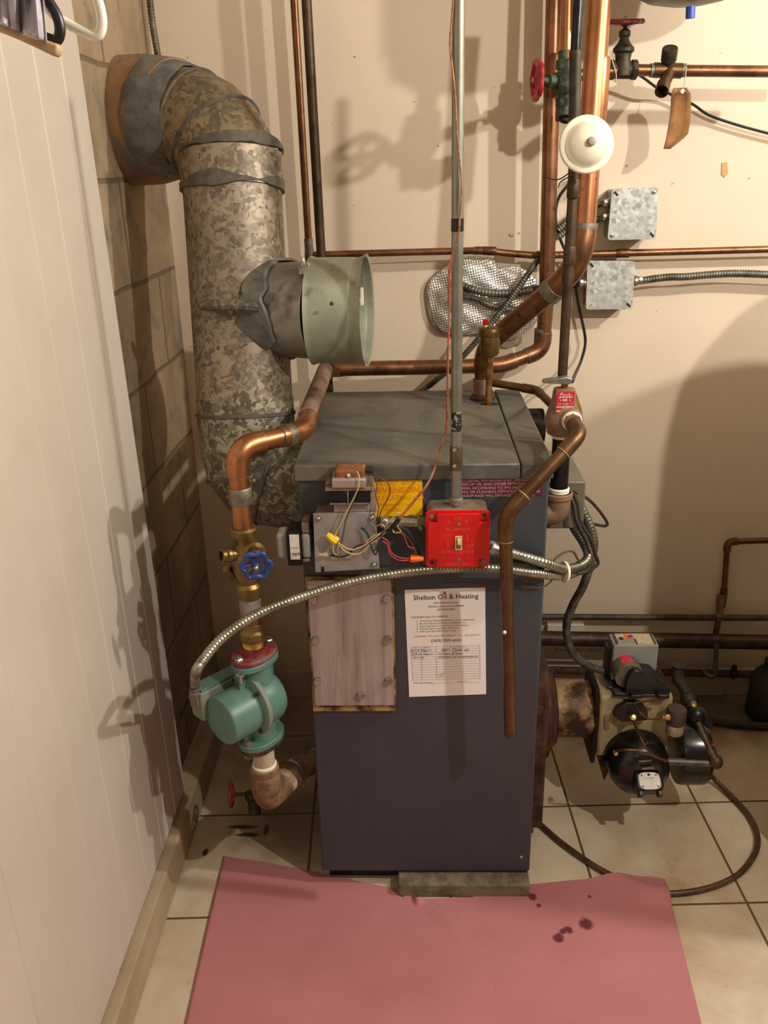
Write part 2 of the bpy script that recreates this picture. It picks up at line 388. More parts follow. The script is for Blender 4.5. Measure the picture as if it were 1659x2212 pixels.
# pink rosin paper
t = NT('pink_rosin_paper'); t.b.inputs['Roughness'].default_value = .75
c = t.mix(t.ramp(t.noise(4, 5), .35, .7), lin((178,114,118)), lin((166,102,106)))
for (px, py, r) in ((1265,1998,.014), (1228,2010,.009), (1216,2014,.007), (1206,2028,.011), (1150,1938,.009), (1164,1957,.005), (1273,1938,.004), (1070,2140,.003), (1048,2144,.0025)):
    q = F(px, py, .003); c = t.mix(t.spot(q, r, .5, 110, .25), c, lin((92,30,40)))
t.col(c); t.bump(t.noise(220, 3), .15, .001); pink_m = t.m
WHX, WHY, WHR, WHH = 1.105, 1.52, .31, 1.36
LAMPS = [('ceiling_bulb', (1.05, .45, 1.95), 36, .02), ('ceiling_bulb', (1.6, 1.12, 2.05), 48, .025), ('hall_bulb', (.1, -1.2, 2.2), 3, .06)]
EXPO = 0.85
# ================================================================ the room
YW, XL = 2.14, -0.56
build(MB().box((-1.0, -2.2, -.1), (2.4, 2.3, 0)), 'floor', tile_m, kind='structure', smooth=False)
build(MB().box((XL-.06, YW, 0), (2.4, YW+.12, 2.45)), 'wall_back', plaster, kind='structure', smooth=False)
build(MB().box((XL-.2, .9, 0), (XL, YW+.12, 2.45)), 'wall_left', block_m, kind='structure', smooth=False)
build(MB().box((2.1, -2.2, 0), (2.2, YW, 2.45)), 'wall_right', dim_m, kind='structure', smooth=False)
build(MB().box((-1.0, -2.2, 0), (2.2, -2.1, 2.45)), 'wall_front', dim_m, kind='structure', smooth=False)
build(MB().box((-1.0, -2.2, 2.42), (2.2, YW+.1, 2.5)), 'ceiling', ceil_m, kind='structure', smooth=False)
# beaded white panel standing on the board, its grooves are real
xp = -.53; y0, y1, zb = -2.1, 1.585, .095
pts = [V((xp-.022, y1, 0)), V((xp, y1, 0))]; y = y1-.085
while y > y0+.02:
    pts += [V((xp, y+.004, 0)), V((xp+.0012, y+.002, 0)), V((xp+.0012, y-.001, 0)), V((xp-.0006, y-.003, 0)), V((xp, y-.005, 0))]; y -= .108
pts += [V((xp, y0, 0)), V((xp-.022, y0, 0))]
lean = .035
mb = MB(); n = len(pts)
mb.add([V((q.x, q.y+(lean if q.y > 1 else lean*.3), zb)) for q in pts]+[V((q.x, q.y-(lean if q.y > 1 else lean*.3), 2.42)) for q in pts],
       [tuple(range(n)), tuple(range(2*n-1, n-1, -1))]+[(i, (i+1) % n, (i+1) % n+n, i+n) for i in range(n)])
panel = build(mb, 'wall_panel', panel_m, label='tall off-white beaded panel leaning along the left wall', cat='wall panel', ang=15)
build(MB().box((XL, -2.1, 0), (-.508, YW, .088)), 'baseboard_left', board_m, kind='structure', bevel=.004)
# service strip at the foot of the back wall
build(MB().box((XL, YW-.014, 0), (2.1, YW, .085)), 'baseboard_back', board_m, kind='structure', bevel=.003)

# ================================================================ boiler
BX0, BX1, BY, BYB, BT = -.199, .233, 1.424, 1.933, .937
boiler = thing('boiler', (.017, 1.68, 0), 'tall slate-grey sheet metal boiler standing in the middle of the floor', 'boiler')
build(MB().box((BX0, BY, .04), (BX1, BYB, BT-.006)), 'casing', boiler_paint, boiler, bevel=.004)
build(MB().box((-.040, BY-.030, 0), (BX1-.002, BYB-.02, .034)), 'base', concrete, boiler, label='crumbling grey concrete base', bevel=.004)
build(MB().box((BX0+.012, BY+.030, 0), (-.040, BYB-.03, .042)), 'gap_shade_block', gap_black, boiler)  # solid black block, paints the shade of the open gap under the casing
build(MB().box((-.040, BY+.012, .03), (BX1-.03, BYB-.03, .045)), 'gap_shade_strip', gap_black, boiler)  # black strip painting the dark of the slit between base and casing
lx = .183
lid = build(MB().box((BX0-.006, BY-.006, BT-.029), (lx-.001, BYB, BT)), 'lid', boiler_top, boiler, label='dusty grey top sheet', bevel=.003)
build(MB().box((lx+.001, BY-.006, BT-.029), (BX1+.006, BYB, BT)), 'lid', boiler_top, boiler, label='narrow dusty top sheet right of the seam', bevel=.003)
s = F(1058, 873, BT)
mb = MB(); mb.lathe(s+V((0,0,-.0005)), (0,0,1), [(.020,0),(.020,.0012)], 20)
for i, q in enumerate(mb.v): mb.v[i] = V((q.x, s.y+(q.y-s.y)*.55, q.z))
build(mb, 'slot', insul_black, boiler)
build(MB().lathe(F(1070, 857, BT)+V((0,0,-.0005)), (0,0,1), [(.008,0),(.008,.0012)], 14), 'hole', insul_black, boiler)
# front access plate with seven hex bolts
cp = thing
P = [W(667, 1258, BY), W(848, 1252, BY), W(855, 1512, BY), W(677, 1512, BY)]
x0, x1, z1, z0 = -.192, -.041, .722, .457
build(MB().box((x0-.004, BY-.006, z0-.016), (x1+.004, BY+.002, z1+.004)), 'rust_stained_gasket', mk('rust_stained_insulation_board', (176,142,92), (70,48,32), .9, 0, 26, .42, .58), boiler)
plate = build(MB().box((x0, BY-.012, z0), (x1, BY-.005, z1)), 'access_plate', None, boiler, label='bare pinkish steel access plate', bevel=.0015)
t = NT('streaked_bare_steel'); t.b.inputs['Roughness'].default_value = .5; t.b.inputs['Metallic'].default_value = .35
mp = t.n('Mapping'); mp.inputs['Scale'].default_value = (1, 1, .06); t.l(t.tc.outputs['Object'], mp.inputs['Vector'])
c = t.mix(t.ramp(t.noise(70, 4, .6, 0, mp.outputs[0]), .4, .62), lin((180,166,166)), lin((158,144,142)))
c = t.mix(t.math('MULTIPLY', t.ramp(t.noise(45, 4, .6, 0, mp.outputs[0]), .6, .72), .8), c, lin((138,112,74)))
c = t.mix(t.math('MULTIPLY', t.ramp(t.noise(30, 5), .58, .7), .5), c, lin((176,146,150))); t.col(c)
plate.data.materials.append(t.m)
for px, py in ((677,1293),(837,1291),(682,1382),(837,1381),(686,1470),(839,1470),(779,1501)):
    q = W(px, py, BY-.012)
    build(MB().hexn(q, (0,-1,0), .0085, .006), 'bolt', steel, boiler)
build(MB().lathe(W(1126, 1852, BY), (0,-1,0), [(.004,0),(.003,.002)], 10), 'screw', steel, boiler)
# stickers on the front
yl = MB().prism([W(806,1028,BY), W(912,1026,BY), W(913,1113,BY), W(808,1116,BY)], (0,-.0012,0))
ys = build(yl, 'yellow_sticker', yellow_label, boiler, label='bright yellow service sticker with orange lettering')
o = W(812, 1028, BY-.0014)
text([('ALLED  BY', .000, -.017, .0135, 'LEFT', .95), ('EVENSON', .002, -.031, .0150, 'LEFT', 1.12, 0, .0004), ('& HEATING CO.', .000, -.0445, .0128, 'LEFT', .92), ('Bridgeport Conn.', .002, -.055, .0085, 'LEFT', 1.05, .2), ('335-0331', .012, -.0655, .0085, 'LEFT', 1.0)], o, (1,0,0), (0,0,1), ys, orange_ink)
rl = MB().prism([W(990,1021,BY), W(1172,1020,BY), W(1171,1070,BY), W(990,1070,BY)], (0,-.0012,0))
rs = build(rl, 'maroon_sticker', mk('maroon_sticker', (104,32,62), (88,26,50), .4, 0, 30), boiler, label='maroon warning sticker')
o = W(995, 1021, BY-.0014)
text([('IMPORTANT', .063, -.0085, .0082, 'CENTER', 1.05), ('INTERNAL WATERWAYS OF THIS BOILER MUST', .001, -.0165, .0068, 'LEFT', 1.0), ('FREE OF OIL AND OTHER PETROLEUM MA-', -.001, -.0235, .0068, 'LEFT', 1.02), ('ERIAL ACCORDING TO THE INSTRUCTIONS', .001, -.0305, .0068, 'LEFT', 1.0), ('ING OR CLEANING COMPOUNDS HAVING', .001, -.0375, .0068, 'LEFT', 1.03), ('OLEUM BASE WILL DAMAGE THIS BOILER', .001, -.0445, .0068, 'LEFT', 1.0)], o, (1,0,0), (0,0,1), rs, cream_ink)
# black round housing on the far side, olive control box on the right side
q = W(1168, 915, 1.78)
build(MB().cyl((BX1-.01, q.y, q.z-.006), (q.x+.006, q.y, q.z-.006), .038), 'round_housing', black_paint, boiler, bevel=.003)
aq = build(MB().box((BX1+.012, 1.53, .768), (.318, 1.72, .862)), 'control_box', olive_box, boiler, label='olive-grey control box on the boiler side', bevel=.003)
build(MB().box((BX1, 1.55, .775), (BX1+.02, 1.70, .855)), 'bracket', olive_box, boiler)
# service sheet
nt = MB().prism([W(874,1274,BY), W(1048,1269,BY), W(1050,1499,BY), W(884,1505,BY)], (0,-.0009,0))
sheet = build(nt, 'service_sheet', paper, None, 'white printed service sheet stuck on the dark boiler front', 'paper notice')
sheet_o = WL['service_sheet']
p0 = W(874,1274,BY-.0011); p1 = W(1048,1269,BY-.0011); p3 = W(884,1505,BY-.0011)
xd = (p1-p0).normalized(); ud = xd.cross(V((0,1,0)))*-1
if ud.z < 0: ud = -ud
w = (p1-p0).length; c_ = w*.51
L = lambda *a: a
text([('Shelton Oil & Heating', c_, -.0212, .0143, 'CENTER', .93), ('(203) 929-6001', c_, -.1095, .0083, 'CENTER', 1.12)], p0, xd, ud, sheet, ink)
text([('430 Waverly Road', c_, -.0303, .0056, 'CENTER', 1.05), ('Shelton, Connecticut 06484', c_, -.0373, .0056, 'CENTER', 1.02), ('203.929.6001', c_, -.0443, .0056, 'CENTER', 1.08),
      ('IF BURNER FAILS TO OPERATE', .009, -.0585, .0050, 'LEFT', 1.0, .2), ('1.  Thermostat should be set above room temperature.', .019, -.0660, .0048, 'LEFT', 1.0), ('2.  Be sure that the oil burner switches are on.', .019, -.0715, .0048, 'LEFT', 1.0),
      ('3.  Press reset button on oil burner (only once).', .019, -.0770, .0048, 'LEFT', 1.0), ('4.  If burner fails to operate, check fuse.', .019, -.0825, .0048, 'LEFT', 1.0), ('5.  Make sure that there is oil in tank.', .019, -.0880, .0048, 'LEFT', 1.0),
      ('Date', .016, -.1220, .0034, 'CENTER'), ('Technician', .036, -.1220, .0034, 'CENTER'), ('Service / Description', .094, -.1220, .0034, 'CENTER'),
      ('Filter Type/Location', .010, -.1985, .0044, 'LEFT'), ('Nozzle Size', .092, -.1985, .0044, 'LEFT')], p0, xd, ud, sheet, ink_soft, 'small_print')
text([('IF BURNER STILL FAILS TO OPERATE, CALL FOR SERVICE', c_, -.0985, .0050, 'CENTER', .96, .15)], p0, xd, ud, sheet, ink_pink, 'red_line')
text([('7/2/15  Mike S', .004, -.1305, .0085, 'LEFT', .8, .5), ('90+ Tank up', .062, -.1305, .0092, 'LEFT', 1.1, .5), ('2/9/15', .008, -.1375, .0075, 'LEFT', .9, .5), ('Mike S.', .028, -.1375, .0075, 'LEFT', .9, .5), ('V/Clean & tune', .056, -.1375, .0078, 'LEFT', .95, .5), ('3/11/16', .010, -.1445, .0075, 'LEFT', .9, .5), ('Checked up temperatures', .056, -.1445, .0078, 'LEFT', .9, .5)], p0, xd, ud, sheet, ink_blue, 'handwriting')
mb = MB(); nd = xd.cross(ud); th = .00035
def rule(xa, ya, xb, yb):
    a, b = p0+xd*xa+ud*ya+nd*.0004, p0+xd*xb+ud*yb+nd*.0004; d = (b-a).normalized().cross(nd)*th
    mb.add([a-d, b-d, b+d, a+d], [(0,1,2,3)])
for k in range(14): rule(.008, -.119-k*.0055, w-.010, -.119-k*.0055)
for xx in (.008, .026, .054, w-.010): rule(xx, -.119, xx, -.1905)
rule(.040, -.1990, .086, -.1990); rule(.112, -.1990, w-.008, -.1990)
build(mb, 'table_rules', ink_grid, sheet, smooth=False)
q = p0+xd*.0717+ud*-.0085
fl = [q+xd*x+ud*z+nd*.0006 for x, z in ((0,.0050),(.0008,.0026),(.0026,.0008),(.0028,-.0014),(.0014,-.0030),(-.0008,-.0030),(-.0022,-.0016),(-.0018,.0004),(-.0006,.0020))]
build(MB().add(fl, [tuple(range(9))]), 'red_flame_mark', ink_red, sheet, smooth=False)

# ================================================================ flue
flue = thing('flue_pipe', (-.32, 1.65, 0.7), 'fat mottled metal flue pipe rising from the boiler and bending into the left wall', 'flue pipe')
FR = .092
vb = V((-.325, 1.655, .965)); vt = W(502, 398, 1.745)
build(MB().tube([vb, vb.lerp(vt, .5), vt], FR, 40, False), 'vertical_pipe', flue_m, flue)
def band(c, d, r, w, mat, name='joint_band', par=flue, bulge=.004):
    d = V(d).normalized(); return build(MB().lathe(V(c)-d*w/2, d, [(r, 0), (r+bulge, w*.15), (r+bulge, w*.85), (r, w)], 40), name, mat, par)
dv = (vt-vb).normalized()
build(MB().tube([vt-dv*.012, vt+dv*.052], FR+.0035, 40, False), 'joint_sleeve', flue_m, flue, label='flaking tan pipe sleeve')
# furnace cement ring, uneven edge
def rag(c, d, r, w, amp, mat, name, par, n=64, seed=1, r2=None):
    r2 = r if r2 is None else r2
    rnd = random.Random(seed); u, v2, ax = frame(d); vs = []
    off = [sum(math.sin(k*2*PI*m/n+ph)*a for m, ph, a in [(rnd.randint(2,9), rnd.random()*6, rnd.random()) for _ in range(1)]) for k in range(n)]
    ph = [rnd.random()*6 for _ in range(6)]
    for h, rr in ((-1, r), (-.85, r+.005), (.85, r2+.005), (1, r2)):
        for k in range(n):
            a = 2*PI*k/n; e = amp*(math.sin(3*a+ph[0])*.5+math.sin(5*a+ph[1])*.3+math.sin(11*a+ph[2])*.14+math.sin(17*a+ph[3])*.07)
            vs.append(V(c)+ax*(h*w/2+(e if h > 0 else e*.6*(1 if h < 0 else 1)*-1))+(u*math.cos(a)+v2*math.sin(a))*rr)
    mb = MB().add(vs, [(j*n+k, j*n+(k+1) % n, (j+1)*n+(k+1) % n, (j+1)*n+k) for j in range(3) for k in range(n)])
    return build(mb, name, mat, par)
dk = mk('dark_furnace_cement', (98,92,82), (74,70,64), .85, 0, 30, bump=.6, bs=80)
rag(vt-dv*.006, dv, FR+.0005, .018, .010, dk, 'cement_ring', flue, seed=3)
rag(vt+dv*.058, dv+V((-.04,.04,0)), FR+.0015, .018, .010, dk, 'cement_ring', flue, seed=5)
# upper elbow into the thimble (gored)
e0 = vt+dv*.06; e1 = V((-.342, 1.80, 1.50)); th_c = V((-.50, 1.815, 1.505))
b0, b1, b2 = vt-dv*.01, V((-.338, 1.785, 1.508)), V((-.475, 1.846, 1.500))
ce = [b0*(1-k/7)**2+b1*2*(k/7)*(1-k/7)+b2*(k/7)**2 for k in range(8)]
build(MB().tube(ce, FR+.001, 40, False), 'elbow', flue_mat('crusted_elbow_metal', (98,88,70), (150,130,102), (158,132,96), .5), flue, ang=14)
for i in (3, 5): band(ce[i], ce[i+1]-ce[i-1], FR+.001, .006, dk, 'gore_seam', bulge=.0035)
rag(ce[6].lerp(ce[7],.2), ce[5]-ce[7], FR+.012, .084, .012, cement, 'cement_collar', flue, seed=9, r2=FR+.0015)
build(MB().tube([V((-.561, 1.900, 1.500)), V((-.50, 1.868, 1.500)), V((-.43, 1.826, 1.502))], [.119, .117, .103], 40), 'thimble', clay, flue, label='orange-stained clay thimble at the wall')
# lower elbow
le = fillet([vb+dv*.002, V((-.322, 1.645, .83)), V((-.19, 1.64, .83))], .125, 4)
build(MB().tube([vb+dv*.03]+le, FR+.002, 40, False), 'elbow', flue_low, flue, ang=12)
band(vb+dv*.0, dv, FR+.002, .008, dk, 'seam', bulge=.003)
for i in (2, 4): band(le[i], le[min(i+1, len(le)-1)]-le[i-1], FR+.002, .007, dk, 'gore_seam', bulge=.004)
# tee branch and the draught regulator on it
tb = W(690, 672, 1.652); ta = V((tb.x-.17, 1.705, tb.z)); td = (tb-ta).normalized()
build(MB().tube([ta, tb], [FR-.008, FR-.003], 40, False), 'tee_branch', duct_m, flue)
rag(ta+td*.085, td, FR-.002, .05, .022, cement, 'cement_patch', flue, seed=12)
for k, (px, py) in enumerate(((455,660),(472,661),(536,663),(552,663),(570,664))):
    pass
ob = W(450, 660, 1.575); build(MB().tube([W(436,660,1.603), W(470,659,1.585), W(500,658,1.582), W(560,662,1.578)], [.009,.010,.010,.009], 10), 'strap', flue_grey, flue)
reg = thing('draught_regulator', tuple(tb-V((0,0,.09))), 'pale green-grey round draught regulator open at the end of the flue branch', 'draught regulator')
R2 = FR+.004; ra, rb = tb-td*.004, tb+td*.082
td2 = V((1,-.09,0)).normalized()
n = 48; u, v2, ax = frame(td2); vs = []
for r, h in ((R2+.003, -.012), (R2+.001, -.006), (R2, -.002), (R2, .066), (R2-.002, .070), (R2+.001, .088), (R2+.006, .090), (R2+.004, .087), (R2-.004, .070), (R2-.005, .010), (R2-.005, -.012)):
    for k in range(n):
        a = 2*PI*k/n; vs.append(tb+ax*h+(u*math.cos(a)+v2*math.sin(a))*r)
build(MB().add(vs, [(j*n+k, j*n+(k+1) % n, ((j+1) % 11)*n+(k+1) % n, ((j+1) % 11)*n+k) for j in range(11) for k in range(n)]), 'ring', damper_m, reg)
dc = tb+td2*.045
build(MB().lathe(dc, (td2+V((0,.12,.25))).normalized(), [(.001,0),(R2-.014,0),(R2-.014,.002),(.001,.002)], 36), 'damper_flap', rusty, reg)
q = tb+td2*.078
build(MB().obox(q+V((0,.045,.02)), (.003,0,0), (0,.010,0), (0,0,.016)), 'counterweight', white_enamel, reg, bevel=.001)
build(MB().obox(q+V((-.008,.03,.012)), (.006,0,0), (0,.012,0), (0,0,.008)), 'hinge', damper_m, reg, bevel=.001)
build(MB().lathe(W(716, 656, 1.53), (.1,-1,.1), [(.0035,0),(.0035,.003)], 10), 'screw', dark_bronze, reg)
q = W(657, 580, 1.60); build(MB().obox(q, (.010,0,0), (0,.004,0), (0,0,.010)).lathe(q+V((0,-.01,.004)), (0,0,1), [(.005,0),(.006,.004),(.003,.016)], 10), 'clamp_bolt', steel, reg, bevel=.001)
# ================================================================ pipe helpers
def run(root, pts, r, mat, fr=.03, emat=None, smat=None, name='pipe', label=None, ext=.012, rings=True, er=.0022):
    """a soldered pipe run: the pipe, an elbow fitting at each bend and solder rings"""
    pts = [V(q) for q in pts]
    build(MB().tube(fillet(pts, fr, 7), r, 20), name, mat, root, label)
    for i in range(1, len(pts)-1):
        a, b, c = pts[i-1], pts[i], pts[i+1]; d1, d2 = (a-b).normalized(), (c-b).normalized()
        if d1.angle(d2) > math.radians(174): continue
        f_ = fr[i-1] if isinstance(fr, list) else fr
        dd = min(f_, (a-b).length*.49, (c-b).length*.49)
        p, q = b+d1*(dd+ext), b+d2*(dd+ext)
        arc = [p]+fillet([b+d1*dd, b, b+d2*dd], 9, 7)[1:-1]+[q]
        arc = [p, b+d1*dd]+[(b+d1*dd)*(1-t)**2+b*2*t*(1-t)+(b+d2*dd)*t*t for t in [j/8 for j in range(1, 8)]]+[b+d2*dd, q]
        build(MB().tube(arc, r+er, 20), 'elbow', emat or mat, root)
        if rings:
            for e, d in ((p, d1), (q, d2)):
                build(MB().tube([e-d*.001, e+d*.002], r+er*.75, 20), 'solder_ring', smat or solder, root)
def sleeve(root, c, d, r, w, mat, name='coupling'):
    d = V(d).normalized(); c = V(c)
    return build(MB().lathe(c-d*w/2, d, [(r*.94, 0), (r, w*.06), (r, w*.94), (r*.94, w)], 22), name, mat, root)
def handwheel(root, c, ax, R, mat, lobes=5, name='handwheel', t_=.006, spokes=5, nut=True, hub=.009, amp=.07):
    u, w, ax = frame(ax); c = V(c); mb = MB(); n = 60
    ring = [c+(u*math.cos(2*PI*k/n)+w*math.sin(2*PI*k/n))*(R*(1+amp*math.cos(lobes*2*PI*k/n))) for k in range(n)]
    mb.tube(ring, t_*.75, 10, close=True)
    for s_ in range(spokes):
        a = 2*PI*s_/spokes; d = u*math.cos(a)+w*math.sin(a)
        mb.tube([c+d*hub*.5-ax*.002, c+d*R*.6-ax*.003, c+d*R*1.02], [t_*.6, t_*.45, t_*.55], 8)
    mb.lathe(c-ax*.008, ax, [(hub, 0), (hub, .010), (hub*.7, .013)], 14)
    h = build(mb, name, mat, root)
    if nut: build(MB().lathe(c+ax*.005, ax, [(hub*.6, 0), (hub*.6, .003), (hub*.3, .005)], 8), 'wheel_nut', steel, h)
    return h
def cable(pts, r, name, mat, label, cat='cable', group=None, k=8, parent=None, n=8):
    return build(MB().tube(spline(pts, k), r, n), name, mat, parent, label if parent is None else None, cat if parent is None else None, group)
def armoured(pts, r, mat, label, name='armoured_cable', pitch=.0062, group=None, parent=None, k=10):
    sp = resample(spline(pts, k), pitch/4); prof = [1.0, 1.0, .86, .9]
    return build(MB().tube(sp, [r*prof[i % 4] for i in range(len(sp))], 12), name, mat, parent, label if parent is None else None, 'cable' if parent is None else None, group, ang=60)

# ================================================================ return side (left of the boiler)
YR = 1.375
xr = W(540, 1300, YR).x
def zr(px, py): return W(px, py, YR).z
Z = lambda z: V((xr, YR, z))
rp = thing('return_pipe', tuple(Z(zr(513,1138))), 'bright copper pipe bending over beside the boiler and running back to the wall', 'pipe')
zv = zr(515, 1138)
run(rp, [Z(zv-.01), V((xr, YR, .985)), W(655, 932, 1.47)+V((0,0,0)), W(703, 797, 1.975)], .0172, copper_bright, .036, copper_bright)
build(MB().tube([W(664, 900, 1.56), W(702.5, 799, 1.968)], .0178, 20), 'dusty_section', copper_dusty, rp, label='dust-covered stretch of the copper pipe')
sleeve(rp, Z(zr(508,1070)), (0,0,1), .0196, .030, solder)
sleeve(rp, V((xr,YR,.985)).lerp(W(655,932,1.47), .78), W(655,932,1.47)-V((xr,YR,.985)), .0196, .016, solder)
# brass stop valve with the blue wheel
bv = thing('stop_valve', tuple(Z(zr(545,1290))), 'brass stop valve with a blue handwheel above the green pump', 'valve')
z1_, z0_ = zv, zr(545, 1288)
build(MB().lathe(Z(z0_), (0,0,1), [(.0215, 0), (.0225, .004), (.0225, .022), (.018, .028), (.021, .040), (.0265, .055), (.0265, .072), (.0215, .086), (.0215, z1_-z0_-.018), (.0235, z1_-z0_-.014), (.0235, z1_-z0_-.003), (.0205, z1_-z0_)], 28), 'body', brass, bv)
wc = W(553, 1222, 1.315); bc = Z(wc.z+.006); wd = (V((.20,-.95,-.12))).normalized()
build(MB().lathe(wc-wd*.062, wd, [(.018,0),(.0195,.012),(.0195,.018),(.014,.022),(.014,.034),(.0105,.036),(.0105,.045),(.004,.046),(.004,.062)], 20), 'bonnet', brass, bv)
handwheel(bv, wc, wd, .0225, blue_wheel, 6, spokes=6, t_=.0055, hub=.0070, amp=.11)
dd_ = V((-.75,-.5,.12)).normalized()
build(MB().lathe(Z(wc.z-.004), dd_, [(.011,0),(.011,.026),(.0125,.028),(.0125,.034),(.0105,.036),(.0125,.038),(.0125,.044),(.009,.045),(.009,.030)], 16), 'drain_outlet', brass, bv)
build(MB().tube([Z(z0_+.035)+V((-.022,-.004,.004)), Z(z0_+.05)+V((-.034,-.012,.01))], .0075, 12), 'bleed_screw', brass, bv)
# short pipe, threaded adaptor
np_ = thing('pump_riser', tuple(Z(zr(550,1398))), 'short copper and brass riser between the blue-wheeled valve and the pump', 'pipe')
za = zr(551, 1396); zb_ = zr(547, 1352)
build(MB().cyl(Z(za), Z(z0_+.004), .0172), 'pipe', copper, np_)
build(MB().cyl(Z(zr(544,1331)), Z(z0_), .0195), 'solder_sleeve', mk('whitish_solder_smear', (150,144,140), (120,108,96), .55, .4, 30), np_, bevel=.001)
build(MB().lathe(Z(zr(549,1380)), (0,0,1), [(.0235,0),(.025,.003),(.025,.017),(.022,.020),(.0205,.022),(.0205,.034),(.018,.036)], 8), 'hex_adaptor', brass, np_, bevel=.001)
th_ = []
zt0, zt1 = zr(551,1397), zr(549,1379)
for k in range(13): th_.append((.0205 if k % 2 else .0185, (zt1-zt0)*k/12))
build(MB().lathe(Z(zt0), (0,0,1), th_, 24), 'thread', brass_bright, np_)
# circulator pump
zt_, zbm = zr(552, 1425), zr(572, 1590)
zc = (zt_+zbm)/2
pump = thing('circulator_pump', tuple(Z(zbm-.01)), 'sea-green circulating pump with a round motor can tilted toward the camera', 'pump')
can_f = F(474, 1562, zc-.006); can_d = (can_f-Z(zc)).normalized(); can_d = V((can_d.x, can_d.y, 0)).normalized()
side = can_d.cross(V((0,0,1))).normalized()     # to the right of the can seen from behind
e1 = (F(594,1374,zt_)-F(506,1432,zt_)); e1 = V((e1.x, e1.y, 0)).normalized()
def oval(c, d, a, b, th, ear=.030, name='flange', mat=green_paint, root=pump, bevel=.0018):
    d = V(d).normalized(); w = d.cross(V((0,0,1))); pts = []
    for k in range(40):
        t_ = 2*PI*k/40; x, y = math.cos(t_), math.sin(t_)
        pts.append(V(c)+d*(a*abs(x)**.9*(1 if x > 0 else -1))+w*(b*(abs(y)**1.0)*(1 if y > 0 else -1)))
    return build(MB().prism(pts, (0,0,th)), name, mat, root, bevel=bevel)
oval(Z(zt_-.004), e1, .050, .034, .012, name='top_flange')
oval(Z(zbm-.006), e1, .050, .034, .012, name='bottom_flange')
mb = MB().lathe(Z(zbm), (0,0,1), [(.030,0),(.027,.012),(.030,.03),(.034,(zt_-zbm)/2),(.030,zt_-zbm-.03),(.027,zt_-zbm-.012),(.030,zt_-zbm)], 28)
mb.lathe(Z(zc)-can_d*.038, can_d, [(.030,0),(.044,.006),(.050,.016),(.052,.034),(.052,.052),(.048,.056)], 36)
for sg in (1, -1):       # cast ribs from body to flange corners
    mb.obox(Z(zc)+V((0,0,sg*(zt_-zbm)*.30))-can_d*.0, e1*.036, can_d*.010, V((0,0,.022)))
build(mb, 'volute', green_paint, pump, bevel=.002)
cl = .062
c0 = Z(zc)+can_d*.010
Lc = (V((can_f.x, can_f.y, zc))-c0).length
build(MB().lathe(Z(zc)+can_d*.014, can_d, [(.058,0),(.060,.002),(.060,.010),(.056,.012)], 40), 'motor_flange', green_dusty, pump)
can_c = V((can_f.x, can_f.y, zc-.004))
build(MB().lathe(can_c-can_d*Lc*.86, can_d, [(.0465,0),(.0465,Lc*.86-.008),(.0445,Lc*.86-.003),(.040,Lc*.86-.0006),(.036,Lc*.86),(.0005,Lc*.86)], 48), 'motor_can', green_paint, pump)
for a in (.8, 2.3, 4.0, 5.4):
    q = Z(zc)+can_d*.026+(side*math.cos(a)+V((0,0,math.sin(a))))*.0535
    build(MB().lathe(q, can_d, [(.004,0),(.004,.004),(.002,.005)], 8), 'cap_screw', dark_bronze, pump)
# terminal box along the far upper side of the can
tbx = can_c-can_d*(Lc*.42)-side*(-.0)+V((0,0,.0))
lf = -side if (-side).x < 0 else side
tb_ = build(MB().obox(can_c-can_d*Lc*.50+lf*.052+V((0,0,.018)), can_d*.050, lf*.018, V((0,0,.030))), 'terminal_box', green_dusty, pump, bevel=.004)
build(MB().obox(can_c-can_d*Lc*.50+lf*.052+V((0,0,.050)), can_d*.046, lf*.015, V((0,0,.0022))), 'terminal_cover', green_paint, tb_, bevel=.001)
gl = can_c+can_d*.008+lf*.052+V((0,0,.026))
build(MB().obox(gl, can_d*.007, lf*.012, V((0,0,.014))).lathe(gl+V((0,0,.010)), (0,0,1), [(.0125,0),(.0125,.010),(.0105,.011),(.0105,.018)], 16).lathe(gl+lf*.012, lf, [(.004,0),(.005,.008)], 8), 'cable_clamp', dust_steel, pump, bevel=.001)
# red companion flange above, rusty one below, bolts
cf = thing('pipe_flange', tuple(Z(zt_+.008)), 'dark red oval pipe flange bolted on top of the green pump', 'flange')
oval(Z(zt_+.0085), e1, .049, .033, .009, name='plate', mat=mk('dusty_red_flange_paint', (120,40,42), (128,96,84), .6, 0, 30, .45, .6), root=cf)
build(MB().lathe(Z(zt_+.016), (0,0,1), [(.030,0),(.0255,.006),(.0245,za-zt_-.014)], 28), 'neck', red_dark, cf)
for sg in (1, -1):
    b_ = Z(zt_)+e1*sg*.040
    build(MB().hexn(b_+V((0,0,.0175)), (0,0,1), .0085, .007).hexn(b_+V((0,0,-.012)), (0,0,1), .0085, .007).cyl(b_+V((0,0,-.028)), b_+V((0,0,.028)), .004, n=10), 'flange_bolt', steel, cf)
lfz = thing('lower_flange', tuple(Z(zbm-.018)), 'rusty oval pipe flange under the green pump', 'flange')
oval(Z(zbm-.0155), e1, .049, .033, .009, name='plate', mat=rusty, root=lfz)
for sg in (1, -1):
    b_ = Z(zbm)+e1*sg*.040
    build(MB().hexn(b_+V((0,0,.0065)), (0,0,1), .0085, .007).hexn(b_+V((0,0,-.023)), (0,0,1), .0085, .007).cyl(b_+V((0,0,-.026)), b_+V((0,0,.016)), .004, n=10), 'flange_bolt', dust_steel, lfz)
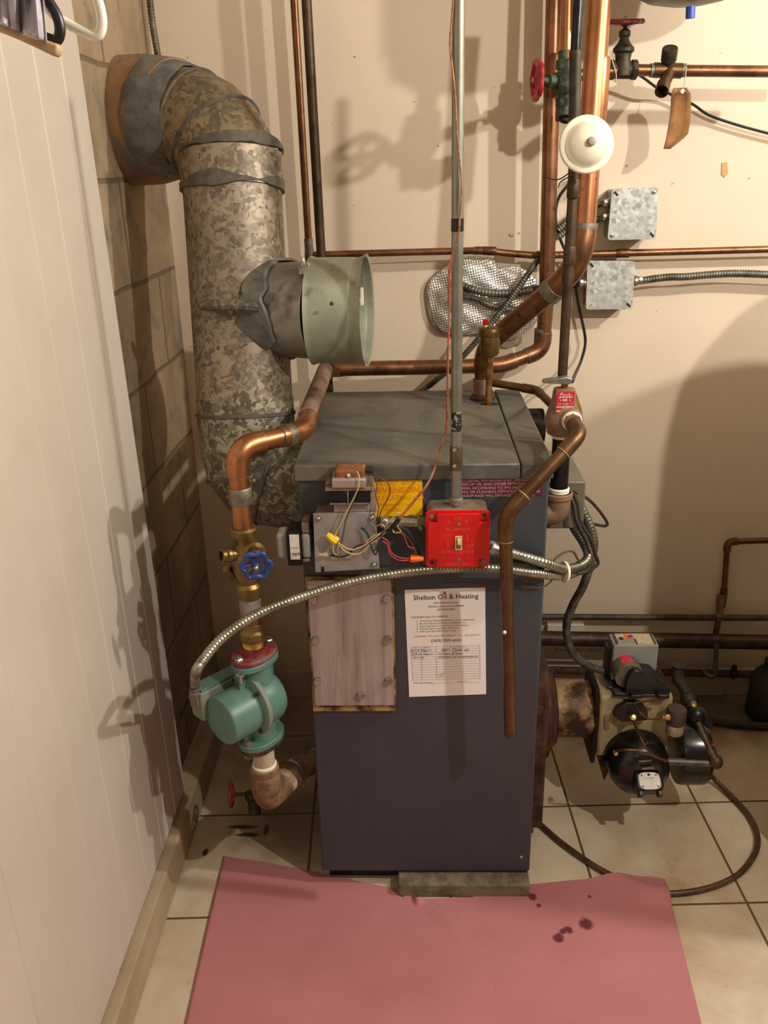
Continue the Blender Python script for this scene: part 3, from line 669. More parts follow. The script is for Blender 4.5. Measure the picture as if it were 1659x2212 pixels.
# limescaled iron pipe down to the floor and into the boiler side
lp = thing('lower_return_pipe', tuple(Z(.03)), 'limescaled rust-streaked iron pipe from the pump to the foot of the boiler', 'pipe')
zb2 = zbm-.0155; ze = W(588, 1672, YR).z-.01
build(MB().cyl(Z(ze), Z(zb2), .0205), 'pipe', rust_light, lp)
build(MB().lathe(Z(zb2-.010), (0,0,1), [(.022,0),(.0232,.003),(.0232,.008),(.021,.010)], 24), 'joint_seal', ptfe, lp)
q0 = W(588, 1672, YR); zf = q0.z
build(MB().lathe(Z(zf-.045), (0,0,1), [(.024,0),(.0285,.01),(.0285,.040),(.026,.050),(.0275,.053),(.0275,.064),(.022,.066)], 28), 'coupling', rust_fit, lp, label='orange-rusted pipe fitting')
build(MB().lathe(Z(zf+.019), (0,0,1), [(.022,0),(.0235,.002),(.0235,.006),(.021,.008)], 24), 'joint_seal', ptfe, lp)
ze2 = zf-.058; we = W(655, 1730, 1.50)
ev = [Z(zf-.02), Z(ze2), V((xr+.055, YR+.115, ze2-.008)), V((BX0+.01, YR+.135, ze2-.008))]
build(MB().tube(fillet(ev, .045, 8), .0265, 24), 'elbow', rust_fit, lp)
build(MB().lathe(V((xr+.030, YR+.060, ze2-.005)), (.45,1.0,0), [(.0265,0),(.0305,.004),(.0305,.022),(.026,.026)], 24), 'elbow_collar', rusty, lp)
# drain cock lying low on the left
dcq = thing('drain_cock', (xr-.03, YR+.12, 0.02), 'small dark drain cock with a red handwheel low beside the boiler', 'valve')
hw = W(499, 1716, 1.52)
build(MB().tube([hw+V((.006,0,0)), hw+V((.03,0,0)), hw+V((.034,0,0)), hw+V((.050,-.002,-.004))], [.004,.004,.010,.011], 12).ball(W(543,1722,1.515), .013).tube([W(543,1722,1.515), W(600,1722,1.53)], .009, 12).lathe(W(548,1728,1.515), (.1,-.45,-.9), [(.011,0),(.013,.008),(.013,.030),(.010,.032),(.010,.010)], 16), 'body', dark_bronze, dcq)
handwheel(dcq, hw, (-1,-.1,0), .024, red_dark, 5, t_=.005, nut=False)
build(MB().tube([W(545,1724,1.515), W(600,1715,1.51), Z(ze2)+V((.02,.05,0))], .009, 12), 'branch', dark_bronze, dcq)
# armoured cable looping from the pump
armoured([gl+V((0,0,.026)), gl+V((0,0,.034)), W(424,1450,1.215), W(440,1424,1.23), W(475,1383,1.26), W(526,1344,1.29), W(582,1315,1.315), W(658,1287,1.345), W(744,1261,1.362), W(823,1244,1.372), W(900,1233,1.378), W(985,1227,1.382), W(1075,1229,1.385), W(1150,1238,1.40), W(1215,1243,1.45), W(1252,1230,1.50), W(1274,1200,1.545), W(1279,1168,1.57), W(1268,1128,1.59), W(1250,1090,1.60), W(1240,1066,1.61)], .0088, armour, 'long ribbed steel cable sweeping from the green pump across the boiler front')

# ================================================================ copper along the back wall
hr = thing('return_riser', tuple(W(1100, 790, 2.03)), 'copper pipe running level behind the boiler then up the wall on the right', 'pipe')
run(hr, [W(703, 797, 2.0), W(960, 793, 2.03), W(1084, 789, 2.04), W(1172, 757, 2.065), W(1180, 650, 2.07), W(1199, -70, 2.07)], .0172, copper, [.03,.02,.028,.036,.03], copper, rings=True)
sleeve(hr, W(1172, 728, 2.07), (0,0,1), .0198, .040, solder)
sleeve(hr, W(1196, 165, 2.07), (0,0,1), .0198, .085, copper_dull)
build(MB().cyl(W(706, 797, 1.975), W(735, 796, 2.02), .0196), 'tee', copper_dull, hr)
th1 = thing('thin_copper_riser', tuple(W(668, 548, 2.08)), 'thin copper pipe dropping down the wall, left of the darker one', 'pipe')
run(th1, [W(631, -70, 2.09), W(668, 549, 2.09)], .0083, copper)
build(MB().cyl(W(666, 515, 2.09), W(667.5, 541, 2.09), .0100).cyl(W(668, 538, 2.09), W(668, 566, 2.09), .0108), 'solder_lump', solder, th1)
th2 = thing('dark_riser', tuple(W(692, 565, 2.05)), 'dark brown iron pipe dropping down the wall, right of the thin copper one', 'pipe')
run(th2, [W(658, -70, 2.05), W(711, 850, 2.05)], .0105, iron_brown)
hp = thing('wall_copper_pipe', tuple(W(1000, 548, 2.10)), 'thin copper pipe running level across the whole back wall', 'pipe')
run(hp, [W(668, 551, 2.09), W(880, 545, 2.095), W(1042, 541, 2.10), W(1105, 548, 2.105), W(1160, 552, 2.105), W(1345, 547, 2.105), W(1720, 537, 2.105)], .0080, copper, .012, copper_dull, ext=.006, er=.0012)
sleeve(hp, W(1345, 547, 2.105), (1,0,0), .0098, .030, copper_dull)
sleeve(hp, W(1057, 542, 2.10), (1,0,-.05), .0098, .030, copper_dull)
sleeve(hp, W(1168, 551.5, 2.105), (1,0,0), .0098, .020, copper_dull)

# supply riser out of the boiler top
sb = F(1042, 862, BT); YS = sb.y
sr = thing('supply_riser', tuple(sb), 'thick orange copper pipe slanting up from the boiler top to the ceiling', 'pipe')
def quad(a, b, c, k=8): return [a*(1-j/k)**2+b*2*(j/k)*(1-j/k)+c*(j/k)**2 for j in range(k+1)]
S1, S2, S3, S4 = W(1045, 752, YS), W(1254, 573, 1.70), W(1262, 500, 1.715), W(1300, -80, 1.76)
d12 = (S2-S1).normalized(); d23 = (S4-S3).normalized()
build(MB().tube([sb, S1-V((0,0,.02))], .0175, 20), 'lower_pipe', copper_dull, sr)
build(MB().tube([S1-V((0,0,.055)), S1-V((0,0,.04))]+quad(S1-V((0,0,.038)), S1, S1+d12*.035), [.0195]*2+[.0205]*9, 22), 'elbow', copper_dull, sr)
build(MB().tube([S1+d12*.03, S2-d12*.05], .0205, 22), 'slanted_pipe', copper, sr)
build(MB().tube([S2-d12*.075]+quad(S2-d12*.055, S2, S2+(S3-S2).normalized()*.055)+[S3+d23*.01], .0228, 22), 'elbow', copper, sr)
build(MB().tube([S3-d23*.02, S4], .0205, 22), 'riser', copper_bright, sr)
build(MB().cyl(sb+V((0,0,.001)), sb+V((0,0,.045)), .0200), 'coupling', copper_dusty, sr, bevel=.001)
build(MB().lathe(sb, (0,0,1), [(.026,0),(.026,.006),(.021,.012),(.019,.014)], 24), 'floor_nut', rusty, sr)
sleeve(sr, S2-d12*.078, d12, .0236, .026, solder)
sleeve(sr, W(1286, 195, 1.745), d23, .0232, .105, copper_bright)
sleeve(sr, W(1289, 136, 1.75), d23, .0228, .012, solder)
sleeve(sr, W(1263, 490, 1.716), d23, .0234, .012, solder)
# automatic air vent
vb_ = F(1055, 874, BT)
vent = thing('air_vent', tuple(vb_), 'brass automatic air vent with a red cap standing on the boiler top', 'air vent')
vz = W(1055, 770, vb_.y).z
build(MB().tube([vb_, vb_+V((0,0,.055)), vb_+V((0,0,.0555)), V((vb_.x, vb_.y, vz+.004))], [.0068,.0068,.0080,.0075], 16), 'stem', mk('worn_copper_brass', (176,130,84), (120,76,44), .4, .8, 40), vent)
vh = W(1055, 706, vb_.y).z-vz
build(MB().lathe((vb_.x, vb_.y, vz), (0,0,1), [(.008,0),(.017,.003),(.0205,.009),(.0205,vh-.016)], 32), 'body', brass, vent)
build(MB().lathe((vb_.x, vb_.y, vz+vh-.018), (0,0,1), [(.0225,0),(.0235,.003),(.0235,.013),(.021,.017),(.006,.020)], 18), 'cap_nut', brass, vent, bevel=.0008)
build(MB().lathe((vb_.x-.0095, vb_.y-.003, vz+vh-.001), (0,0,1), [(.0045,0),(.0045,.006)], 12), 'cap_base', label_white, vent)
build(MB().lathe((vb_.x-.0095, vb_.y-.003, vz+vh+.005), (0,0,1), [(.0058,0),(.0062,.002),(.0062,.009),(.004,.011)], 14), 'red_cap', red_paint, vent)
# dark tube leaving the supply towards the relief valve
dt = thing('link_tube', tuple(W(1120, 832, 1.88)), 'dark thin pipe bending behind the boiler top toward the relief valve', 'pipe')
run(dt, [W(1047, 824, 1.90), W(1160, 843, 1.86), W(1206, 888, 1.68)], .0085, bronze, .02, bronze, rings=False, er=.0014)

# ================================================================ relief valve with its discharge pipe
YV = 1.50; vx = W(1207, 1060, YV).x
rv = thing('relief_valve', (vx, YV, W(1207,937,YV).z), 'bronze relief valve with a red label standing to the right of the boiler', 'valve')
zq = lambda py: W(1212, py, YV).z
zb0 = zq(938); zt0_ = zq(838)
bz = mk('dusty_bronze_casting', (140,108,88), (118,90,72), .6, .2, 20)
Hh = zt0_-zb0
build(MB().lathe((vx, YV, zb0), (0,0,1), [(.0185,0),(.0255,.002),(.0275,.006),(.0275,.010),(.030,.016),(.0305,.030),(.0285,.040),(.0240,.052),(.0205,.066),(.0195,Hh-.006),(.018,Hh-.001),(.010,Hh)], 28), 'body', bz, rv)
q = V((vx-.001, YV-.0207, zb0+Hh*.755))
build(MB().obox(q, (.0155,0,0), (0,.0008,.0), (.0,.0016,Hh*.235)), 'red_label', mk('red_enamel_label', (186,40,56), None, .4), rv, bevel=.0005)
text([('A.....:..', 0, .0115, .0060, 'CENTER', 1.3, 0, .0004), ('::HHHH', 0, .006, .0055, 'CENTER', 1.3, 0, .0003), (':: ##  ::', 0, .001, .0055, 'CENTER', 1.2, 0, .0003), ('CE ASME CT', 0, -.0055, .0048, 'CENTER', 1.0), ('=======', 0, -.0115, .0060, 'CENTER', 1.2, 0, .0005), ('=======', 0, -.0185, .0060, 'CENTER', 1.2, 0, .0005)], q+V((0,-.0016,.002)), (1,0,0), (0,.05,1), rv, cream_ink)
for k in range(3): pass
lv = q+V((-.004,.02,Hh*.36))
build(MB().prism([W(1172,828,YV-.01), W(1176,822,YV-.01), W(1226,815,YV-.01), W(1237,819,YV-.01), W(1236,829,YV-.01), W(1226,831,YV-.01)], (0,.016,0)), 'test_lever', steel, rv, bevel=.001)
build(MB().lathe((vx, YV, zt0_), (0,0,1), [(.006,0),(.006,.008)], 10), 'spindle', brass, rv)
n0 = V((vx+.010, YV-.018, W(1225,905,YV-.02).z)); nd_ = (W(1253,938,1.395)-n0).normalized()
build(MB().lathe(n0, nd_, [(.020,0),(.020,.012),(.0165,.016)], 22), 'outlet', bz, rv)
dp = thing('discharge_pipe', tuple(W(1103, 1588, 1.335)), 'brown tarnished copper discharge pipe crossing the boiler corner and dropping down its front', 'pipe')
ca, cb_, cc = W(1253, 938, 1.395), W(1091, 1113, 1.335), W(1103, 1588, 1.335)
run(dp, [n0+nd_*.014, ca, cb_, cc], .0112, bronze, [.022,.026], bronze, cream_ink and mk('pale_joint', (176,150,110), None, .5, .3), ext=.018)
build(MB().lathe(n0+nd_*.013, nd_, [(.0175,0),(.0175,.004),(.0150,.006),(.0150,.009)], 22), 'tape_ring', ptfe, dp)
build(MB().lathe(n0+nd_*.018, nd_, [(.0155,0),(.0155,.012)], 8), 'hex_nut', bz, dp)
build(MB().ball(W(1090,1366,1.322), .0035, 8), 'paint_blob', ptfe, dp)
rs_ = thing('relief_standpipe', (vx, YV, W(1190,1110,YV).z), 'black pipe on a bronze elbow carrying the relief valve', 'pipe')
zt2, zb3 = zb0, W(1207, 1062, YV).z
build(MB().cyl((vx,YV,zb3-.01), (vx,YV,zt2), .0160), 'black_pipe', iron, rs_)
build(MB().lathe((vx,YV,zt2-.006), (0,0,1), [(.0165,0),(.018,.001),(.018,.005),(.0165,.006)], 22), 'tape_ring', ptfe, rs_)
build(MB().lathe((vx,YV,zb3-.003), (0,0,1), [(.0170,0),(.0190,.002),(.0190,.010),(.017,.012)], 22), 'tape_ring', ptfe, rs_)
build(MB().tube(fillet([V((vx,YV,zb3)), V((vx,YV,zb3-.042)), V((BX1-.005,YV,zb3-.042))], .022, 8), .0225, 24).lathe((vx,YV,zb3-.012), (0,0,1), [(.024,0),(.0255,.002),(.0255,.010),(.022,.012)], 24), 'elbow', bz, rs_)
# yellow mesh tag hanging behind the valve
pts = [W(1232,842,1.535), W(1246,850,1.535), W(1256,880,1.535), W(1260,905,1.535), W(1256,930,1.535), W(1248,936,1.535), W(1240,915,1.535), W(1232,880,1.535)]
build(MB().prism(pts, (0,.003,0)), 'mesh_tag', fibre, None, 'yellow-brown mesh tag hanging behind the relief valve', 'tag', bevel=.0008)
# steel feed pipe coming down onto the relief valve, with the white domed cap on it
fp = thing('feed_pipe', tuple(W(1215, 825, 1.52)), 'dark thin steel pipe running down in front of the thick copper riser', 'pipe')
build(MB().tube([W(1254,-70,1.56), W(1243,118,1.555)], .0085, 16), 'upper_pipe', mk('oiled_black_steel', (48,44,44), (34,31,32), .25, .8, 40), fp)
build(MB().tube([W(1243,110,1.555), W(1240,330,1.545)], .0098, 16), 'dark_section', dark_bronze, fp)
build(MB().tube([W(1241,260,1.55), W(1238,400,1.54), W(1230,545,1.535), W(1214,828,1.525)], .0085, 16), 'lower_pipe', iron_brown, fp)
for px, py, w_ in ((1238,408,.028), (1229.5,553,.030), (1226,600,.016)): sleeve(fp, W(px,py,1.535), W(1238,400,1.54)-W(1214,828,1.525), .0100, w_, iron_brown)
wcx = W(1267, 312, 1.49); wa = V((.10,-1,.15)).normalized()
cap = thing('domed_cap', tuple(wcx-V((0,0,.045))), 'round white enamel domed cap with a grey centre knob on the pipes', 'cap')
build(MB().lathe(wcx+wa*-.006, wa, [(r_*.885, h_) for r_, h_ in ((.044,0),(.0475,.001),(.0490,.004),(.0485,.008),(.0455,.0095),(.0405,.008),(.0385,.009),(.034,.017),(.024,.025),(.012,.029),(.0005,.030))], 48), 'dome', white_enamel, cap, ang=60)
build(MB().lathe(wcx+wa*.023, wa, [(.0065,0),(.0068,.004),(.0055,.008),(.0005,.009)], 16), 'knob', mk('grey_screw_paint', (150,140,124), None, .5), cap)
build(MB().cyl(wcx-wa*.030, wcx-wa*.004, .012), 'stem', galv, cap)
for a_, b_, c_ in (((1232,372),(1205,388),(1172,382)), ((1238,378),(1212,392),(1206,404))):
    cable([W(*a_,1.51), W(*b_,1.53), W(*c_,1.58)], .0010, 'thin_wire', dark_bronze, 'thin loose wire end poking out left under the white cap, %s one' % ('upper' if a_[0] == 1232 else 'lower'), 'wire', n=6)
# ================================================================ red switch box, conduit, relay plate
YB0 = 1.372
ra_, rb_ = W(919, 1103, YB0), W(1057, 1226, YB0)
rx0, rx1, rz0, rz1 = ra_.x, rb_.x, W(985,1226,YB0).z, W(985,1103,YB0).z
sw = thing('switch_box', ((rx0+rx1)/2, YB0+.03, rz0), 'bright red emergency switch plate on a dusty steel box on the boiler front', 'switch')
def rrect(x0, x1, z0, z1, y, r, k=5):
    pts = []
    for cx, cz, a0 in ((x1-r, z1-r, 0), (x0+r, z1-r, 90), (x0+r, z0+r, 180), (x1-r, z0+r, 270)):
        for j in range(k+1):
            a = math.radians(a0+90*j/k); pts.append(V((cx+r*math.cos(a), y, cz+r*math.sin(a))))
    return pts
build(MB().prism(rrect(rx0+.003, rx1-.003, rz0+.003, rz1+.001, YB0+.004, .012), (0, BY-YB0-.004, 0)), 'box', dust_steel, sw, bevel=.002)
mb = MB(); base = rrect(rx0, rx1, rz0, rz1, YB0+.004, .008); mb.prism(base, (0, -.003, 0))
# raised centre with notched corners
a, c_ = .0035, .019
o_ = [(rx0+c_, rz1-a), (rx1-c_, rz1-a), (rx1-c_, rz1-c_), (rx1-a, rz1-c_), (rx1-a, rz0+c_), (rx1-c_, rz0+c_), (rx1-c_, rz0+a), (rx0+c_, rz0+a), (rx0+c_, rz0+c_), (rx0+a, rz0+c_), (rx0+a, rz1-c_), (rx0+c_, rz1-c_)]
mb.prism([V((x, YB0+.001, z)) for x, z in o_][::-1], (0, -.0085, 0))
build(mb, 'cover_plate', red_paint, sw, bevel=.0045, seg=3)
yf = YB0-.0075; cxp = (rx0+rx1)/2; czp = (rz0+rz1)/2
build(MB().obox((cxp+.001, yf-.0008, czp-.003), (.0058,0,0), (0,.0012,0), (0,0,.0128)), 'switch_surround', ivory, sw, bevel=.0004)
build(MB().obox((cxp+.001, yf-.0016, czp-.003), (.0040,0,0), (0,.0008,0), (0,0,.0105)), 'switch_slot', mk('dark_ivory_recess', (110,92,54), None, .6), sw)
build(MB().obox((cxp+.0016, yf-.0045, czp+.0018), (.0031,0,0), (0,.0038,.0015), (0,0,.0042)), 'toggle', ivory, sw, bevel=.0008)
for sx, sz in ((cxp+.001, czp+.031), (cxp+.001, czp-.035)):
    build(MB().lathe((sx, yf+.0005, sz), (0,-1,0), [(.0036,0),(.0032,.0016),(.001,.0022)], 12), 'screw', galv, sw)
for sx, sz, m_ in ((rx0+.010, rz1-.011, galv), (rx1-.010, rz1-.009, insul_black), (rx0+.011, rz0+.009, insul_black), (rx1-.010, rz0+.011, galv)):
    build(MB().lathe((sx, YB0+.0012, sz), (0,-1,0), [(.0042,0),(.0038,.0016 if m_ is galv else .0003),(.001,.0024 if m_ is galv else .0004)], 12), 'corner_screw' if m_ is galv else 'screw_hole', m_, sw)
text([('OIL', 0, .0395, .0080, 'CENTER', 1.2), ('B', -.016, .0335, .0075, 'CENTER', 1.2), ('R', .014, .0335, .0075, 'CENTER', 1.2), ('BURNER', 0, .0190, .0082, 'CENTER', 1.35), ('ON', -.017, .0085, .0078, 'CENTER', 1.3), ('I', -.017, -.0085, .013, 'CENTER', 1.0), ('^', -.017, -.001, .010, 'CENTER', 1.0), ('I', .016, .0035, .013, 'CENTER', 1.0), ('v', .016, .0005, .009, 'CENTER', 1.0), ('OFF', .020, -.0110, .0072, 'CENTER', 1.2), ('EMERGENCY', 0, -.0225, .0082, 'CENTER', 1.2), ('SWITCH', -.002, -.0450, .0070, 'CENTER', 1.3)], (cxp, yf, czp), (1,0,0), (0,0,1), sw, ghost_red)
# conduit
cdx = W(985, 1095, 1.395)
cn = thing('conduit', (cdx.x, 1.395, rz1), 'tall thin galvanised steel conduit rising out of the red switch box', 'conduit')
ctop = W(991, -80, 1.395)
def on(py):
    zz = W(986, py, 1.395).z; t_ = (zz-cdx.z)/(ctop.z-cdx.z); return cdx.lerp(ctop, t_)
build(MB().tube([cdx+V((0,0,-.008)), ctop], .0090, 20), 'tube', galv, cn)
sleeve(cn, on(988), (0,0,1), .0108, .041, mk('tarnished_zinc_coupling', (120,104,78), (92,82,66), .45, .7, 30), 'coupling')
for py in (968, 1002): build(MB().lathe(on(py)+V((-.003,-.0100,0)), (-.2,-1,0), [(.0034,0),(.003,.003),(.001,.004)], 10), 'set_screw', steel, cn)
build(MB().lathe(on(1100), (0,0,1), [(.0155,0),(.0155,.003),(.0125,.005),(.0115,.007),(.0115,.020),(.0098,.022)], 22), 'connector', dust_steel, cn)
build(MB().lathe(on(1086)+V((0,-.0105,0)), (0,-1,.1), [(.0038,0),(.0032,.003),(.001,.004)], 10), 'set_screw', steel, cn)
build(MB().lathe(on(500), (0,0,1), [(.0090,0),(.0097,.0005),(.0097,.0185),(.0090,.019)], 20), 'tape_band', black_tape, cn)
t = NT('torn_black_white_label'); t.b.inputs['Roughness'].default_value = .6
t.col(t.mix(t.ramp(t.noise(70, 3), .49, .51), lin((26,26,26)), lin((148,146,132))))
build(MB().lathe(on(930), (0,0,1), [(.0088,0),(.0093,.0003),(.0093,.033),(.0088,.0334)], 20), 'worn_label', t.m, cn)
# nipple to the relay plate, chrome
nip = thing('conduit_nipple', tuple(W(872,1130,1.395)), 'short shiny conduit stub between the red box and the grey steel plate', 'conduit')
na, nb = W(822,1128,1.395), W(922,1129,1.395)
build(MB().tube([na, nb], .0082, 18), 'tube', steel, nip)
build(MB().cyl(na, na+V((.012,0,0)), .0105).lathe(na+V((.006,-.008,.006)), (0,-1,.6), [(.0045,0),(.0045,.005),(.002,.007)], 12), 'connector', steel, nip, bevel=.001)
build(MB().cyl(nb-V((.016,0,0)), nb, .0108).lathe(nb+V((-.010,-.010,-.004)), (0,-1,-.6), [(.004,0),(.004,.005),(.002,.007)], 12), 'connector', dust_steel, nip, bevel=.001)
# relay plate
P4 = [W(676,1109,1.375), W(811,1106,1.375), W(820,1229,1.375), W(681,1237,1.375)]
rl_ = thing('relay_box', tuple((P4[2]+P4[3])/2), 'bare grey steel square cover plate tilted on the boiler front under loose wires', 'junction box')
build(MB().prism([P4[0]+V((.003,.0025,-.003)), P4[1]+V((-.003,.0025,-.003)), P4[2]+V((-.003,.0025,.003)), P4[3]+V((.003,.0025,.003))], (0, BY-1.3775, 0)), 'box', dust_steel, rl_, bevel=.003)
bp = build(MB().prism(P4, (0, .0022, 0)), 'cover_plate', plate_steel, rl_, bevel=.0)
bp.modifiers.clear()
m_ = bp.modifiers.new('bevel', 'BEVEL'); m_.width = .006; m_.segments = 3; m_.limit_method = 'ANGLE'; m_.angle_limit = math.radians(60); m_.affect = 'EDGES'
bp.data.update()
for px, py, hole in ((688,1120,0),(803,1118,0),(808,1219,0),(697,1231,1)):
    q = W(px, py, 1.3748)
    if hole: build(MB().obox(q, (.0028,0,0), (0,.0004,0), (0,0,.006)), 'slot', insul_black, rl_)
    else: build(MB().lathe(q, (.1,-1,.2), [(.0048,0),(.0048,.002),(.0035,.0045),(.001,.006)], 14), 'screw', steel, rl_)
# side transformer with written label
tr = thing('side_transformer', tuple(W(635,1215,1.40)), 'small grey and black transformer with a white handwritten label at the left boiler edge', 'transformer')
xa, xb = W(597,1180,1.385), W(672,1180,1.385); zc_ = W(630,1180,1.385).z
zc2 = zc_+.001; hz_ = .0225
build(MB().box((W(622,1180,1.385).x, 1.373, W(630,1216,1.385).z), (W(652,1180,1.385).x, 1.427, W(630,1146,1.385).z)), 'core', lam_steel, tr, bevel=.001)
build(MB().box((W(597,1180,1.385).x, 1.380, W(610,1206,1.385).z), (W(623,1180,1.385).x, 1.420, W(610,1153,1.385).z)), 'end_bell', grey_box, tr, bevel=.006, seg=4)
build(MB().box((W(651,1180,1.385).x, 1.380, W(660,1205,1.385).z), (W(672,1180,1.385).x, 1.420, W(660,1152,1.385).z)), 'end_bell', grey_box, tr, bevel=.006, seg=4)
build(MB().box((W(654,1180,1.385).x, 1.382, W(660,1150,1.385).z), (W(670,1180,1.385).x, 1.424, W(660,1129,1.385).z)), 'bracket', dust_steel, tr, bevel=.001)
build(MB().lathe(W(655,1209,1.385), (1,0,0), [(.004,0),(.004,.012)], 8), 'screw', steel, tr)
la, lb_ = W(623.5,1155,1.3727), W(650,1208,1.3727)
lbp = build(MB().box((la.x+.001, 1.3718, lb_.z), (lb_.x-.001, 1.3732, la.z)), 'label', label_white, tr)
text([('M690', 0, 0, .0085, 'LEFT', .85, .25)], (la.x+.003, 1.3716, lb_.z+.007), (1,0,.05), (0,0,1), lbp, ink, 'handwriting')
build(MB().box((la.x+.002, 1.3715, lb_.z+.021), (lb_.x-.002, 1.3719, lb_.z+.0225)), 'printed_line', mk('grey_label_print', (150,140,144), None, .6), lbp)
# upper transformer
ut = thing('upper_transformer', tuple(W(762,1105,1.395)), 'open-frame transformer with steel bracket and rust-stained coil above the grey plate', 'transformer')
def bxp(x0, x1, y0, y1, Yf, Yb): # pixel box on the plane Yf
    a, b = W((x0+x1)/2, y0, Yf), W((x0+x1)/2, y1, Yf); return MB().box((W(x0,(y0+y1)/2,Yf).x, Yf, b.z), (W(x1,(y0+y1)/2,Yf).x, Yb, a.z))
build(bxp(709, 799, 1061, 1089, 1.372, 1.418), 'core', lam_steel, ut, bevel=.001)
build(bxp(750.5, 753, 1061, 1089, 1.3712, 1.373), 'core_seam', plate_steel, ut)
build(bxp(716, 790, 1035, 1056, 1.366, 1.418), 'bracket', pinksteel, ut, bevel=.003)
build(bxp(702, 806, 1054, 1061, 1.370, 1.420), 'bracket_flange', dust_steel, ut, bevel=.001)
build(bxp(703, 716, 1042, 1060, 1.384, 1.41), 'bracket_ear', dust_steel, ut, bevel=.003)
build(bxp(793, 807, 1030, 1062, 1.376, 1.38), 'bracket_ear', dust_steel, ut, bevel=.001)
build(bxp(712, 803, 1088, 1091, 1.368, 1.420), 'bracket_flange', dust_steel, ut, bevel=.0006)
build(bxp(721, 797, 1091, 1107, 1.378, 1.418), 'foot', pinksteel, ut, bevel=.001)
build(bxp(800, 813, 1052, 1106, 1.380, 1.383), 'side_plate', pinksteel, ut, bevel=.001)
build(bxp(722, 788, 1016, 1036, 1.374, 1.412), 'coil', coil_paper, ut, bevel=.004)
build(bxp(750, 756, 1025, 1030, 1.371, 1.376), 'white_tab', ptfe, ut)
build(bxp(790, 806, 1015, 1024, 1.378, 1.40), 'clip', insul_black, ut, bevel=.001)
for yy in (1037, 1054): pass
# wire nuts
def nut(c, d, L, r, mat, label, name='wire_nut'):
    d = V(d).normalized(); mb = MB(); u, w, ax = frame(d); n = 24; vs = []
    prof = [(.55,0),(.62,.08),(.8,.45),(1.0,.8),(.95,1.0)]
    for rr, h in prof:
        for k in range(n): vs.append(V(c)+d*(h*L)+(u*math.cos(2*PI*k/n)+w*math.sin(2*PI*k/n))*r*rr*(1.0 if k % 4 < 2 else .88))
    mb.add(vs, [(j*n+k, j*n+(k+1) % n, (j+1)*n+(k+1) % n, (j+1)*n+k) for j in range(4) for k in range(n)]+[tuple(range(n)), tuple(4*n+k for k in range(n))])
    build(mb, name, mat, None, label, 'wire connector')
nut(W(706,1154,1.363), W(730,1172,1.362)-W(706,1154,1.363), .0215, .0078, yellow_plastic, 'yellow plastic wire nut in front of the grey steel plate')
nut(W(915,1207,1.372), W(887,1206,1.372)-W(915,1207,1.372), .0225, .0068, orange_plastic, 'orange wire nut left of the red switch plate')
nut(W(689,1199,1.3655), W(709,1198,1.3655)-W(689,1199,1.3655), .0150, .0038, mk('beige_plastic', (190,176,142), None, .5), 'small beige crimp connector low on the grey steel plate', 'crimp_connector')
def wire(px, mat, r, label, Y=1.362, k=8, cat='wire', group=None, name='wire'):
    pts = [W(q[0], q[1], q[2] if len(q) > 2 else Y) for q in px]; return cable(pts, r, name, mat, label, cat, group, k, n=7)
wire([(771,1018,1.368),(776,1032,1.362),(773,1056,1.360),(756,1092,1.360),(742,1120,1.361),(727,1150,1.362),(721,1168,1.3585),(720,1190,1.362),(726,1198,1.364),(731,1190,1.364),(731,1174,1.362)], insul_tan, .0011, 'cream wire dropping from the upper transformer to the yellow wire nut')
wire([(770,1058,1.364),(763,1085,1.363),(748,1120,1.365),(742,1150,1.366),(736,1180,1.367),(727,1195,1.368),(718,1198,1.366),(711,1199,1.3655)], insul_green, .0011, 'dark green wire dropping beside the cream one over the grey plate')
wire([(730,1172),(748,1184),(765,1187),(790,1176),(812,1160),(830,1146),(842,1134)], insul_tan, .0012, 'cream wire looping right from the yellow wire nut, upper one')
wire([(731,1176),(745,1190),(762,1197),(780,1194),(797,1178),(818,1163),(834,1148)], insul_tan, .0012, 'cream wire looping right from the yellow wire nut, lower one')
wire([(712,1199,1.366),(735,1203,1.366),(752,1198,1.366),(770,1180,1.365),(800,1172,1.363),(825,1155),(838,1143)], insul_black, .0013, 'black wire running right from the beige crimp connector')
wire([(779,1140,1.368),(792,1152,1.366),(799,1172),(806,1192),(812,1197),(820,1178),(824,1158),(836,1142)], insul_blue, .0014, 'navy wire hanging in a deep V at the right edge of the grey plate')
wire([(783,1138,1.368),(796,1156,1.366),(803,1180),(810,1189),(819,1168),(828,1150),(840,1138)], insul_green, .0014, 'dark green wire hanging in a V inside the navy one')
wire([(842,1132),(832,1142),(824,1152),(820,1172),(814,1190)], insul_black, .0013, 'short black wire hanging at the right plate edge')
wire([(814,1136,1.37),(823,1133),(832,1140),(822,1152),(806,1158),(790,1172)], insul_tan, .0011, 'tan wire curling over the right edge of the grey plate')
wire([(806,1020,1.372),(818,1030),(836,1042),(843,1058),(838,1076),(826,1098),(817,1122),(812,1134,1.37)], insul_brown, .0010, 'thin brown wire bowing over the yellow sticker')
wire([(811,1026,1.376),(814,1050),(812,1072),(818,1096),(814,1118),(808,1132)], insul_brown, .0009, 'thin brown wire hanging straight by the yellow sticker edge')
rg = 'red wires to the orange wire nut'
wire([(826,1168),(836,1176),(842,1196),(856,1208),(872,1211),(888,1209,1.371)], insul_red, .0011, 'red wire swooping lowest to the orange wire nut')
wire([(824,1160),(838,1170),(843,1190),(856,1202),(872,1206),(888,1206,1.371)], insul_red, .0011, 'red wire swooping in the middle to the orange wire nut')
wire([(852,1150),(868,1152),(876,1166),(882,1180),(894,1186),(899,1199,1.371)], insul_red, .0011, 'red wire arching above the others to the orange wire nut')
wire([(848,1152),(860,1148),(870,1150),(884,1165),(893,1180),(898,1192),(900,1200,1.371)], insul_brown, .0010, 'brown wire arching over to the orange wire nut')
